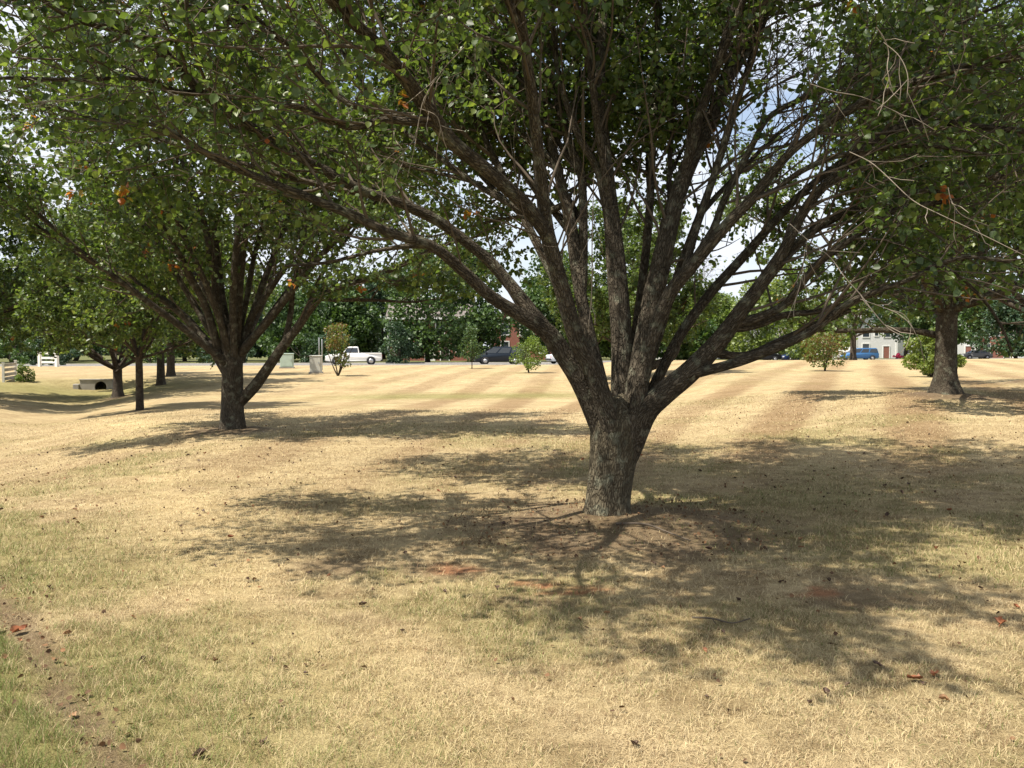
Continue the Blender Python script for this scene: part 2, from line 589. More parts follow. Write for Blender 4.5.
# ------------------------------------------------------------------ ground colours (the lawn's own patches of dry, green and bare)
STRAW = np.array([.55, .445, .262]); TAN = np.array([.41, .322, .195]); GREEN = np.array([.235, .23, .085])
SOIL = np.array([.16, .118, .082]); CLAY = np.array([.38, .155, .08])


def edge_u(x, y):
    """signed distance to the worn strip in the near left corner (negative: towards the corner)"""
    xc = -1.49 - (y - 3.36) * 0.766 + 0.16 * (fbm(x * 1.5, y * 1.5, 61, 3) - 0.5)
    return (x - xc) * 0.79


def soil_amount(x, y):
    n = fbm(x * 2.6, y * 2.6, 41, 4)
    e = np.hypot((x - T_MAIN[0] + 0.05) / 1.75, (y - T_MAIN[1] + 0.5) / 1.4)
    s = 1 - S(0.55, 1.05, e + (n - 0.5) * 0.9)
    for (tx, ty, tz), rr in ((T_SECOND, 0.95), (T_RIGHT, 1.15), (T_EDGE, 1.3), (T_ROW, 0.8), (T_SLIM, .4)):
        e = np.hypot(x - tx, (y - ty + 0.2)) / rr
        s = np.maximum(s, 1 - S(0.6, 1.05, e + (n - 0.5) * 0.6))
    for (cx, cy, rr) in ((-0.5, 6.35, .28), (2.25, 5.6, .35), (0.1, 5.5, .25), (-1.3, 6.4, .3), (1.9, 7.2, .35)):
        e = np.hypot((x - cx) / 1.5, (y - cy)) / rr
        s = np.maximum(s, 0.8 * (1 - S(0.4, 1.1, e + (n - 0.5) * 1.1)))
    u = edge_u(x, y)
    s = np.maximum(s, (1 - S(0.03, 0.12, np.abs(u + .05) + .10 * (fbm(x * 7, y * 7, 45, 3) - .5))) * S(.25, .5, fbm(x * 2, y * 2, 43, 3) + .15) * (1 - S(6.2, 7.5, y)))
    return s


def clay_amount(x, y):
    n = fbm(x * 5, y * 5, 47, 3)
    c = 0
    for (cx, cy, rr) in ((0.46, 5.75, .17), (-0.44, 6.35, .18), (0.15, 5.95, .13), (2.0, 5.7, .14)):
        e = np.hypot((x - cx) / 1.4, (y - cy)) / rr
        c = np.maximum(c, (1 - S(0.35, 1.0, e + (n - 0.5) * 1.6)) * S(.25, .5, fbm(x * 14, y * 14, 49, 3)))
    return c


def green_amount(x, y):
    g = 0.5 * S(0.52, 0.70, fbm(x * 0.55 + 9, y * 0.55, 31, 4)) * (1 - 0.65 * S(11, 22, y))
    u = edge_u(x, y)
    g = np.maximum(g, 0.75 * (1 - S(0.1, 1.9, u)) * (1 - S(10, 16, y)) * S(.3, .6, fbm(x * 1.4, y * 1.4, 37, 3)))
    # damp strip along the bottom of the swale and of the ditch
    g = np.maximum(g, 0.75 * np.exp(-((y - 33.5 - 0.15 * x) / 2.0) ** 2) * (1 - S(1, 5, x)) * S(-9, -4, x))
    g = np.maximum(g, 0.8 * np.exp(-((y - 39) / 5.0) ** 2) * (1 - S(-17, -11, x)))
    # the shaded grass under the big tree stays a little greener
    g = np.maximum(g, 0.34 * S(.40, .64, fbm(x * 0.8, y * 0.8, 39, 4)) * (1 - S(3.5, 7, np.hypot(x - 3.2, y - 8.8))))
    return g


def corner_amount(x, y):
    return (1 - S(-0.22, -0.08, edge_u(x, y))) * (1 - S(9, 14, y)) * (.7 + .3 * S(.35, .6, fbm(x * 3, y * 3, 35, 3)))


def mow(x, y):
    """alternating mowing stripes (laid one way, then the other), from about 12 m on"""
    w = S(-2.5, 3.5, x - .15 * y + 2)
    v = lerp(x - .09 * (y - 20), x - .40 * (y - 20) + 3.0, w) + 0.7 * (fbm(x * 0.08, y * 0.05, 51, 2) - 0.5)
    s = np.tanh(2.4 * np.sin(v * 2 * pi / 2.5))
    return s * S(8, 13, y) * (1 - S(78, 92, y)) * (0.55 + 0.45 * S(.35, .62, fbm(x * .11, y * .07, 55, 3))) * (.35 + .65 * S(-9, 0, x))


def ground_color(x, y):
    x = np.asarray(x, float); y = np.asarray(y, float)
    a = S(0.36, 0.64, fbm(x * 0.45, y * 0.45, 23, 4))
    a = 0.5 * a + 0.5 * S(0.35, 0.65, fbm(x * 2.2, y * 2.2, 27, 4))
    c = lerp(STRAW[None], TAN[None], np.clip(a * 0.75 + .20 * S(9, 24, y), 0, 1)[:, None])
    b = S(0.52, 0.70, fbm(x * 5.5, y * 5.5, 29, 4)) * (1 - S(12, 20, y))
    c = lerp(c, np.array([.25, .185, .105])[None], (0.7 * b)[:, None])
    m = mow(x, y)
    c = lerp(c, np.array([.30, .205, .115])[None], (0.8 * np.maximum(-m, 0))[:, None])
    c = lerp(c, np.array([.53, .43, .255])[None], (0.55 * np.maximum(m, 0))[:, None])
    band = np.exp(-((x + 8.2 + .49 * (y - 19)) / (.55 + .02 * y)) ** 2) * S(.32, .6, fbm(x * .9, y * .9, 57, 4)) * (1 - S(20, 26, y))
    c = lerp(c, np.array([.63, .51, .29])[None], (.7 * band)[:, None])
    c = lerp(c, np.array([.12, .15, .05])[None], (.9 * corner_amount(x, y))[:, None])
    c = lerp(c, GREEN[None], green_amount(x, y)[:, None])
    c = lerp(c, np.array([.085, .115, .04])[None], (.85 * S(4, 8, y - road_y(x)))[:, None])
    c = lerp(c, SOIL[None], (0.85 * soil_amount(x, y))[:, None])
    c = lerp(c, CLAY[None], (0.85 * clay_amount(x, y))[:, None])
    return c


# ------------------------------------------------------------------ ground sheet
def axis_steps(lo, hi, fine_lo, fine_hi, step, growth):
    a = list(np.arange(fine_lo, fine_hi + 1e-6, step))
    s = step
    while a[-1] < hi:
        s *= growth; a.append(a[-1] + s)
    s = step
    while a[0] > lo:
        s *= growth; a.insert(0, a[0] - s)
    return np.array(a)


def build_ground():
    xs = axis_steps(-1500, 1500, -6, 6, 0.085, 1.03)
    ys = axis_steps(-60, 2500, 2.2, 11, 0.075, 1.028)
    X, Y = np.meshgrid(xs, ys)
    x = X.ravel(); y = Y.ravel()
    z = terrain(x, y)
    col = ground_color(x, y)
    col = lerp(col, np.array([.30, .215, .12])[None], (.2 * (1 - S(9, 22, y)))[:, None])     # brown thatch, with the shade below the blades put into its colour
    nx, ny = len(xs), len(ys)
    i, j = np.meshgrid(np.arange(ny - 1), np.arange(nx - 1), indexing='ij')
    a = i * nx + j
    q = np.stack([a, a + 1, a + nx + 1, a + nx], -1).reshape(-1, 4)
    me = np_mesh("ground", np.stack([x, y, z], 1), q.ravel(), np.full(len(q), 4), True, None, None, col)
    m, nt, b = mat_new("dry_lawn")
    at_ = nt.nodes.new("ShaderNodeAttribute"); at_.attribute_name = "patch"
    tc = nt.nodes.new("ShaderNodeTexCoord")
    n1 = nt.nodes.new("ShaderNodeTexNoise"); n1.inputs["Scale"].default_value = 9; n1.inputs["Detail"].default_value = 9; n1.inputs["Roughness"].default_value = 0.7
    n2 = nt.nodes.new("ShaderNodeTexNoise"); n2.inputs["Scale"].default_value = 130; n2.inputs["Detail"].default_value = 4
    n3 = nt.nodes.new("ShaderNodeTexNoise"); n3.inputs["Scale"].default_value = 1.6; n3.inputs["Detail"].default_value = 8; n3.inputs["Roughness"].default_value = 0.62
    for n in (n1, n2, n3): nt.links.new(tc.outputs["Object"], n.inputs["Vector"])
    r1 = nt.nodes.new("ShaderNodeValToRGB")
    r1.color_ramp.elements[0].position = 0.30; r1.color_ramp.elements[0].color = (.66, .63, .60, 1)
    r1.color_ramp.elements[1].position = 0.68; r1.color_ramp.elements[1].color = (1.12, 1.12, 1.10, 1)
    nt.links.new(n1.outputs["Fac"], r1.inputs[0])
    r3 = nt.nodes.new("ShaderNodeValToRGB")
    r3.color_ramp.elements[0].position = 0.32; r3.color_ramp.elements[0].color = (.80, .77, .72, 1)
    r3.color_ramp.elements[1].position = 0.62; r3.color_ramp.elements[1].color = (1.06, 1.06, 1.05, 1)
    nt.links.new(n3.outputs["Fac"], r3.inputs[0])
    r2 = nt.nodes.new("ShaderNodeValToRGB")
    r2.color_ramp.elements[0].position = 0.35; r2.color_ramp.elements[0].color = (.62, .60, .56, 1)
    r2.color_ramp.elements[1].position = 0.62; r2.color_ramp.elements[1].color = (1.08, 1.08, 1.08, 1)
    nt.links.new(n2.outputs["Fac"], r2.inputs[0])
    last = at_.outputs["Color"]
    for r in (r1, r3, r2):
        mu = nt.nodes.new("ShaderNodeMixRGB"); mu.blend_type = 'MULTIPLY'; mu.inputs[0].default_value = 1
        nt.links.new(last, mu.inputs[1]); nt.links.new(r.outputs[0], mu.inputs[2]); last = mu.outputs[0]
    nt.links.new(last, b.inputs["Base Color"])
    b.inputs["Roughness"].default_value = 0.95; b.inputs["Specular IOR Level"].default_value = 0.1
    ad = nt.nodes.new("ShaderNodeMath"); ad.operation = 'MULTIPLY_ADD'; ad.inputs[1].default_value = 0.5
    nt.links.new(n2.outputs["Fac"], ad.inputs[0]); nt.links.new(n1.outputs["Fac"], ad.inputs[2])
    bp = nt.nodes.new("ShaderNodeBump"); bp.inputs["Strength"].default_value = 0.9; bp.inputs["Distance"].default_value = 0.035
    nt.links.new(ad.outputs[0], bp.inputs["Height"]); nt.links.new(bp.outputs[0], b.inputs["Normal"])
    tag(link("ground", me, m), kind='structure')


build_ground()

# ------------------------------------------------------------------ road behind the lawn
M['asphalt'] = simple("worn_asphalt", (.17, .165, .16), 0.9, spec=.2, var=.15, scale=1.5)
M['concrete'] = simple("pale_concrete", (.31, .29, .255), 0.85, spec=.2, var=.18, scale=3.0)
M['road_paint'] = simple("road_paint", (.75, .73, .66), 0.7, var=.1)


def road_strip(name, off0, off1, lift, mat, thick=0.0):
    xs = np.concatenate([np.arange(-130, 60, 1.2), np.arange(60, 215, 4)])
    rows = []
    for x in xs:
        y = float(road_y(x)); t = (float(road_y(x + 1)) - float(road_y(x - 1))) / 2
        nx_, ny_ = -t / sqrt(1 + t * t), 1 / sqrt(1 + t * t)
        row = []
        for o in (off0, off1):
            px, py = x + nx_ * o, y + ny_ * o
            zc = max(th(x, y), th(px, py)) + lift
            row.append((px, py, zc))
        if thick:
            row = [(row[0][0], row[0][1], row[0][2] - thick)] + row + [(row[1][0], row[1][1], row[1][2] - thick)]
        rows.append(row)
    k = len(rows[0])
    v = np.array(rows).reshape(-1, 3)
    f = []
    for i in range(len(xs) - 1):
        for j in range(k - 1):
            a = i * k + j
            f.append((a, a + k, a + k + 1, a + 1))
    me = np_mesh(name, v, np.array(f).ravel(), np.full(len(f), 4), False)
    return tag(link(name, me, mat), kind='structure')


road_strip("road", -3.4, 3.4, 0.05, M['asphalt'])
M['kerb'] = simple("grey_kerb", (.24, .225, .20), .9, spec=.2, var=.2)
road_strip("kerb", -3.75, -3.4, 0.09, M['kerb'], 0.35)
road_strip("far_kerb", 3.4, 3.75, 0.15, M['kerb'], 0.35)
road_strip("pavement", 5.4, 6.6, 0.04, M['kerb'], 0.2)

# ------------------------------------------------------------------ the big tree: traced limb by limb
Y0 = T_MAIN[1]
base_main = np.array(T_MAIN); base_main[2] = th(T_MAIN[0], T_MAIN[1])


def traced(rows, Yb, k=.41):
    """rows of (px, py, width px, depth offset) to points with a radius"""
    out = []
    for px, py, w, dy in rows:
        p = P(px, py, Yb + dy)
        out.append((p[0], p[1], p[2], w * k / F * (Yb + dy)))
    return np.array(out)


def root_on(path, parents):
    """starts a fork inside the limb it leaves"""
    best = None
    for sp in parents:
        d = np.linalg.norm(sp[:, :3] - path[0, :3], axis=1); i = int(np.argmin(d))
        if best is None or d[i] < best[0]: best = (d[i], sp, i)
    _, sp, i = best
    a = sp[max(i - 2, 0)].copy(); b = sp[i].copy()
    a[3] = min(a[3] * .6, path[0, 3] * .8); b[3] = min(b[3] * .85, path[0, 3])
    return np.vstack([a[None], ((b + path[0]) / 2)[None], path[1:]])


def extend(path, length, lift, rng, n=4):
    """carries a limb on where it leaves the picture"""
    d = path[-1, :3] - path[-2, :3]; d /= np.linalg.norm(d)
    r = path[-1, 3]; rows = [path]
    p = path[-1, :3]
    for i in range(n):
        d = d + np.array([0, 0, lift]) + rng.normal(size=3) * 0.12; d /= np.linalg.norm(d)
        p = p + d * length / n
        rows.append(np.append(p, max(r * (1 - (i + 1) / (n + .4)), .006))[None])
    return np.vstack(rows)


# each entry: list of runs; the first run is the limb, the following ones fork off it
LIMBS = [
    # low left limb and its two long forks
    [[(611, 452, 32, 0), (599, 420, 29, 0), (581, 381, 26, -.05), (562, 352, 24, -.1), (545, 330, 22, -.15), (517, 313, 17, -.25), (490, 296, 15, -.4), (465, 273, 14, -.55), (432, 246, 13, -.75),
      (390, 233, 12, -.95), (350, 214, 12, -1.1), (300, 194, 10, -1.25), (240, 170, 9, -1.4), (200, 150, 8, -1.5), (165, 128, 6, -1.6), (120, 120, 4, -1.65)],
     [(552, 340, 20, -.1), (532, 312, 16, .05), (512, 287, 15, .1), (490, 262, 14, .1), (470, 245, 13, .05), (438, 221, 13, -.05), (400, 203, 12, -.2), (365, 192, 12, -.35), (330, 174, 12, -.5), (280, 145, 12, -.7),
      (235, 117, 12, -.9), (200, 90, 12, -1.1), (178, 68, 12, -1.2), (160, 48, 11, -1.3), (135, 32, 10, -1.4), (95, 25, 8, -1.5), (65, 14, 7, -1.6), (35, -5, 5, -1.7)],
     [(432, 246, 9, -.75), (380, 250, 5, -.6), (330, 262, 4, -.5), (285, 266, 3, -.4)],
     [(204, 96, 8, -1.1), (178, 92, 7, -1.2), (150, 80, 6, -1.35), (118, 78, 5, -1.5), (80, 80, 5, -1.7), (40, 79, 5, -1.8), (0, 78, 4, -1.9)]],
    # steep left limb leaning over the camera
    [[(616, 450, 26, -.1), (605, 405, 24, -.15), (590, 365, 22, -.2), (577, 340, 21, -.25), (563, 292, 20, -.35), (553, 255, 19, -.42), (546, 226, 18, -.5), (541, 178, 15, -.65), (534, 115, 14, -.9), (526, 55, 13, -1.2), (518, 0, 12, -1.5), (512, -40, 11, -1.8)],
     [(549, 236, 18, -.5), (527, 207, 18, -.65), (505, 186, 18, -.8), (478, 163, 18, -1.0), (452, 142, 18, -1.2), (433, 117, 18, -1.4), (416, 93, 18, -1.6), (396, 66, 17, -1.8), (372, 40, 16, -2.0), (345, 14, 15, -2.2), (325, -8, 14, -2.4), (296, -40, 12, -2.7)],
     [(436, 124, 12, -1.4), (410, 122, 10, -1.45), (384, 120, 9, -1.5), (352, 127, 9, -1.6), (320, 117, 9, -1.75), (296, 106, 7, -1.9), (270, 108, 5, -2.0)],
     [(418, 122, 9, -1.45), (380, 112, 8, -1.3), (346, 102, 8, -1.2), (318, 75, 7, -1.2), (293, 47, 7, -1.3), (256, 28, 6, -1.4), (215, 15, 5, -1.5)]],
    # pair of thinner risers behind it
    [[(612, 440, 18, .25), (600, 380, 17, .3), (588, 330, 16, .35), (578, 280, 15, .4), (571, 225, 15, .5), (560, 180, 12, .6), (548, 130, 10, .75), (530, 90, 9, .9), (505, 60, 8, 1.1), (470, 20, 7, 1.3), (440, -20, 6, 1.5)],
     [(590, 270, 11, .4), (582, 180, 10, .5), (572, 150, 10, .55), (560, 112, 9, .65), (549, 57, 8, .8), (545, 0, 7, 1.0)],
     [(565, 205, 9, .55), (540, 215, 8, .7), (512, 205, 8, .85), (470, 180, 7, 1.05), (430, 150, 6, 1.25), (380, 110, 6, 1.5), (338, 46, 5, 1.8), (310, 22, 5, 2.0), (268, 2, 5, 2.2)]],
    # upright middle leader
    [[(622, 446, 27, .1), (622, 400, 27, .12), (622, 350, 26, .15), (619, 300, 25, .2), (615, 250, 23, .3), (610, 200, 18, .4), (605, 150, 15, .5), (600, 100, 13, .6), (601, 50, 12, .75), (604, 0, 11, .9), (606, -40, 10, 1.1)],
     [(615, 255, 13, .3), (604, 195, 11, .35), (597, 168, 10, .35), (580, 138, 9, .35), (568, 108, 8, .35), (556, 60, 7, .35), (550, 0, 6, .3)],
     [(611, 210, 9, .35), (598, 130, 9, .2), (592, 80, 9, .1), (585, 30, 8, 0.0), (583, -20, 8, -.15)]],
    # thick riser right of the middle
    [[(626, 448, 28, 0), (632, 410, 27, .02), (640, 368, 27, .05), (648, 325, 26, .1), (655, 290, 26, .15), (664, 250, 24, .2), (673, 210, 22, .3), (687, 170, 20, .4), (702, 138, 18, .5), (717, 105, 17, .6), (732, 62, 15, .75), (748, 24, 14, .9), (763, -8, 13, 1.0), (775, -40, 11, 1.15)],
     [(684, 178, 13, .35), (696, 127, 12, .3), (709, 87, 11, .25), (719, 60, 11, .2), (728, 30, 10, .1), (738, -5, 9, 0), (745, -40, 8, -.1)],
     [(655, 290, 9, .3), (668, 235, 6, .5), (670, 160, 6, .7), (676, 90, 5, .9), (683, 40, 5, 1.1)]],
    # right riser that forks low into three
    [[(630, 440, 20, -.12), (640, 390, 19, -.14), (652, 335, 18, -.16), (671, 292, 17, -.2), (692, 266, 16, -.25), (712, 242, 15, -.3), (734, 217, 14, -.35), (752, 199, 13, -.4), (770, 176, 12, -.45), (793, 150, 10, -.55), (830, 122, 9, -.65), (868, 100, 9, -.75), (908, 84, 9, -.85), (943, 71, 9, -.95), (993, 62, 8, -1.1), (1040, 55, 7, -1.2)],
     [(685, 274, 11, -.2), (712, 232, 10, -.05), (722, 205, 9, 0), (737, 174, 9, .05), (750, 150, 8, .1), (768, 118, 7, .2), (800, 100, 7, .3), (840, 85, 6, .4), (880, 70, 5, .5), (930, 40, 5, .6)],
     [(682, 278, 10, -.15), (697, 226, 9, -.05), (706, 200, 9, 0), (716, 168, 8, .05), (727, 132, 8, .1), (738, 98, 7, .15), (752, 62, 6, .2), (765, 20, 6, .3)],
     [(752, 199, 8, -.4), (775, 190, 6, -.5), (800, 172, 7, -.6), (835, 157, 6, -.7), (880, 148, 6, -.8), (930, 146, 5, -.9), (990, 155, 4, -1.0)]],
    # slim straight stems filling the fan
    [[(621, 440, 13, .25), (632, 360, 12, .35), (640, 300, 11, .45), (648, 230, 10, .6), (652, 160, 9, .8), (656, 80, 8, 1.0), (658, 0, 7, 1.2)]],
    [[(610, 435, 14, .3), (585, 350, 13, .5), (560, 290, 12, .6), (530, 230, 10, .8), (500, 170, 9, 1.0), (468, 105, 8, 1.2), (440, 50, 7, 1.4), (420, 0, 6, 1.6)]],
    [[(632, 436, 14, .2), (672, 350, 13, .3), (705, 300, 12, .35), (745, 255, 11, .4), (800, 195, 9, .5), (860, 150, 8, .6), (930, 112, 6, .7)]],
    [[(626, 436, 13, .35), (657, 340, 11, .5), (682, 262, 10, .6), (712, 182, 9, .7), (735, 110, 8, .8), (756, 40, 7, .9), (766, -10, 6, 1.0)]],
    # big low right limb
    [[(629, 452, 28, -.05), (645, 412, 30, -.12), (664, 393, 29, -.15), (687, 374, 27, -.18), (706, 355, 25, -.2), (723, 336, 22, -.25), (740, 312, 19, -.3), (757, 290, 17, -.33), (772, 268, 15, -.35), (786, 246, 13, -.38), (801, 216, 12, -.4), (818, 192, 12, -.45), (842, 170, 11, -.5), (868, 145, 10, -.58), (898, 127, 9, -.65), (930, 121, 9, -.75), (980, 127, 8, -.9), (1030, 132, 7, -1.0)],
     [(734, 322, 16, -.25), (752, 300, 13, -.1), (768, 278, 12, 0), (790, 252, 11, .1), (811, 232, 11, .15), (838, 216, 11, .2), (875, 202, 11, .25), (908, 193, 11, .3), (943, 190, 10, .35), (980, 181, 9, .4), (1030, 168, 8, .45)],
     [(736, 326, 13, -.25), (762, 316, 11, -.3), (785, 304, 10, -.35), (803, 282, 9, -.45), (822, 260, 9, -.5), (850, 240, 8, -.55), (880, 218, 8, -.6), (908, 207, 7, -.65), (960, 200, 5, -.75)],
     [(690, 376, 14, -.2), (704, 371, 13, -.28), (720, 367, 12, -.34), (741, 361, 12, -.42), (765, 352, 12, -.5), (790, 342, 11, -.58), (808, 333, 10, -.65), (820, 325, 10, -.7), (835, 313, 9, -.75), (850, 302, 8, -.8), (880, 290, 7, -.9), (908, 280, 6, -1.0), (943, 263, 6, -1.1), (970, 257, 5, -1.2), (1010, 262, 4, -1.3)],
     [(935, 266, 5, -1.1), (958, 276, 4.5, -1.1), (982, 298, 4, -1.1), (1000, 324, 3.5, -1.1), (1012, 352, 3, -1.1)],
     [(716, 356, 10, -.1), (735, 356, 10, -.05), (752, 354, 10, -.02), (772, 345, 10, 0), (796, 334, 9, 0), (812, 326, 8, -.02), (832, 318, 7, -.05), (850, 310, 6, -.08)],
     [(741, 333, 11, -.2), (760, 324, 10, -.1), (775, 318, 9, 0), (791, 314, 8, .1), (815, 312, 7, .2), (840, 306, 6, .35), (870, 296, 5, .5), (910, 290, 4, .7)]],
]
root_main = tag(empty("pear_tree", base_main), "large foreground pear tree with a furrowed trunk forking low into many thick limbs", "tree", "pear trees on the lawn")
rng_m = np.random.default_rng(101)
fol = Foliage(55)
axis_m = base_main.copy()
CAMP = np.array([0, 0, CAM_Z])


def keep_main(p):
    dx, dy = p[0] - axis_m[0], p[1] - axis_m[1]
    r = math.hypot(dx, dy)
    if math.dist(p, CAMP) < 3.6: return False
    if p[1] < 1.6: return False
    zmin = 2.6 if dx < 1.0 else lerp(2.6, 1.65, min(1, (dx - 1.0) / 3.0))
    if dx > 3.4: zmin = 1.3
    if dy > 1.3 and dx < 1.2: zmin = 2.25
    if dy < -1.6 and not (dx > 3.2 and dy > -2.6): zmin = max(zmin, lerp(3.0, 3.5, min(1, max(0, (dx + 2.5) / 2))) if dx < 2.2 else lerp(3.3, 2.7, min(1, (dx - 2.2) / 2.5)))
    if p[2] < zmin: return False
    if r < 2.2 and dy < 0.9 and p[2] < 3.7: return False
    e = ((p[0] - axis_m[0] - 0.3) / (6.6 if dx > 0 else 6.0)) ** 2 + (dy / 6.2) ** 2 + ((p[2] - 4.4) / 5.4) ** 2
    return e < 1


def keep_main_np(pos, rng):
    """a thin place in the far side of the crown, right of the middle"""
    h2 = ((pos[:, 0] - 1.8) / 0.5) ** 2 + ((pos[:, 1] - 7.2) / 1.8) ** 2 + ((pos[:, 2] - 3.3) / 0.95) ** 2
    h = ((pos[:, 0] - 2.75) / 0.98) ** 2 + ((pos[:, 1] - 11.2) / 3.4) ** 2 + ((pos[:, 2] - 4.0) / 1.5) ** 2
    ok = ((h > 1) & (h2 > 1)) | (rng.random(len(pos)) < 0.06)
    near = np.linalg.norm(pos - CAMP, axis=1) > 3.3
    inner = (np.hypot(pos[:, 0] - axis_m[0], pos[:, 1] - axis_m[1]) < 1.9) & (pos[:, 2] < 3.5) & (pos[:, 1] < axis_m[1] + .6)
    ok &= ~((pos[:, 1] < axis_m[1] - .3) & (pos[:, 2] < 4.8)) | (rng.random(len(pos)) < .55)
    return ok & near & (~inner | (rng.random(len(pos)) < 0.12))


# trunk
tr = traced([(607, 532, 58, 0), (607, 522, 52, 0), (607, 512, 48, 0), (608, 497, 46, 0), (611, 475, 46, 0), (614, 452, 49, 0), (616, 436, 52, 0), (618, 420, 50, 0), (621, 402, 32, 0)], Y0, .475)
tt = Tubes()
tt.add(spline(tr, 40), 40, 0.09, 1, flare=lambda a, l: 1 + 0.16 * max(0, 1 - l / .32) ** 1.5 * (1 + 0.9 * np.cos(a * 5 + 0.6)))
tt.build("trunk", M['bark'], root_main, base_main)

twigs = Tubes()
clothed = []
for li, runs in enumerate(LIMBS):
    tb = Tubes(); own = []
    for ri, rows in enumerate(runs):
        if ri == 0:
            px_, py_, w_, dy_ = rows[0]
            rows = [(614 + (px_ - 618) * .25, 488, w_ * .5, dy_ * .3)] + rows
        pth = traced(rows, Y0)
        if ri:
            pth = root_on(pth, own)
        if rows[-1][1] < 30 or rows[-1][0] < 10 or rows[-1][0] > 1015:
            pth = extend(pth, rng_m.uniform(2.0, 3.0) if rows[-1][1] < 30 else 1.6, 0.08, rng_m)
        n = max(10, int(len(pth) * 3.2))
        sp = spline(pth, n)
        tb.add(sp, 16 if ri == 0 else 12, 0.075, li * 7 + ri)
        # a knot or branch collar now and then
        clothed.append(sp); own.append(sp)
    tb.build("limb", M['limb_bark'], root_main, base_main)

# limbs above and behind the picture: towards the camera, upwards and to the back of the crown
EXTRA = []


def hi_limb(start, az, el, length, r, lift=0.05):
    d = np.array([cos(az) * cos(el), sin(az) * cos(el), sin(el)])
    start = np.array(start)
    best = min((np.linalg.norm(sp[:, :3] - start, axis=1).min(), k) for k, sp in enumerate(clothed))
    sp = clothed[best[1]]; i = int(np.linalg.norm(sp[:, :3] - start, axis=1).argmin()); i = max(2, min(i, len(sp) - 5))
    br = grow_branch(rng_m, sp[i, :3], d * .6 + unit(sp[i + 1:i + 2, :3] - sp[i:i + 1, :3])[0] * .5, length, min(r, sp[i, 3] * .75), 7, 0.16, lift)
    br = np.vstack([np.append(sp[i - 1, :3], br[0, 3] * .6)[None], br])
    EXTRA.append(spline(br, 20))


C0 = base_main
for (sx, sy, sz, az, el, L, r) in (
        (.1, -.6, 4.2, -100, 40, 4.2, .05), (-.8, -1.2, 4.3, -125, 22, 3.8, .045), (.6, -.3, 4.0, -70, 28, 4.4, .05), (1.6, -.3, 3.9, -45, 18, 4.6, .045),
        (.2, .6, 3.6, 95, 35, 4.6, .055), (-.2, .5, 3.2, 125, 30, 4.6, .05), (.5, .5, 3.2, 60, 30, 4.6, .055), (1.2, .6, 4.0, 35, 30, 4.4, .045),
        (-.6, .4, 3.4, 155, 30, 4.4, .045), (.15, .3, 5.2, 80, 65, 3.6, .045), (-.3, -.5, 5.0, -150, 45, 4.0, .045), (.8, 0, 5.0, 0, 45, 4.4, .045),
        (0, -.5, 5.0, -95, 60, 3.4, .04), (.0, .7, 2.7, 108, 14, 5.0, .05), (.6, .6, 2.5, 72, 12, 5.0, .045), (-.4, .6, 2.6, 128, 14, 5.0, .045), (1.3, .7, 2.8, 45, 14, 5.0, .045), (-1.5, .3, 2.9, 150, 14, 4.6, .04), (-.2, -1.0, 4.3, -105, 12, 5.0, .045), (1.2, -.8, 4.2, -72, 12, 5.2, .045), (2.4, -.6, 3.8, -40, 10, 4.6, .04), (.3, .9, 3.0, 88, 10, 5.0, .045), (-.3, .9, 2.9, 100, 8, 4.6, .04), (.5, .9, 2.8, 78, 8, 4.4, .04), (-.9, .9, 2.8, 118, 8, 4.6, .04), (-1.6, .9, 3.0, 135, 8, 4.2, .04), (-2.4, .5, 3.2, 160, 8, 4.0, .035), (-1.2, -1.0, 4.7, -130, 24, 4.6, .04), (-1.4, -1.4, 4.9, -116, 20, 4.2, .04), (.2, -1.4, 4.9, -112, 16, 4.4, .04), (-1.0, -.6, 5.2, -150, 34, 4.4, .04), (1.4, -.8, 5.0, -60, 26, 4.6, .04), (2.2, .4, 5.0, 10, 30, 4.4, .04), (-2.0, -1.2, 4.2, -140, 12, 4.4, .04)):
    hi_limb((C0[0] + sx, C0[1] + sy, C0[2] + sz), radians(az), radians(el), L, r)
tb = Tubes()
for e in EXTRA:
    tb.add(e, 8, 0.06, 3)
tb.build("limb", M['limb_bark'], root_main, base_main)
for sp in clothed:
    L = np.sum(np.linalg.norm(np.diff(sp[:, :3], axis=0), axis=1))
    if L < 1.0: continue
    clothe(sp, twigs, fol, axis_m, rng_m, int(3 + L * 3.7), (0.7, 1.8), 8, 18, 0.30, keep=keep_main, bare=.3)
for sp in EXTRA:
    clothe(sp, twigs, fol, axis_m, rng_m, 23, (0.8, 1.9), 8, 18, 0.25, keep=keep_main)
twigs.build("twigs", M['twig'], root_main, base_main)
_, N_LEAF = finish_crown(root_main, fol, "crown", M['pear_leaf'], 0.061, 5, keep_main_np, origin=base_main)
print("main leaves", N_LEAF)

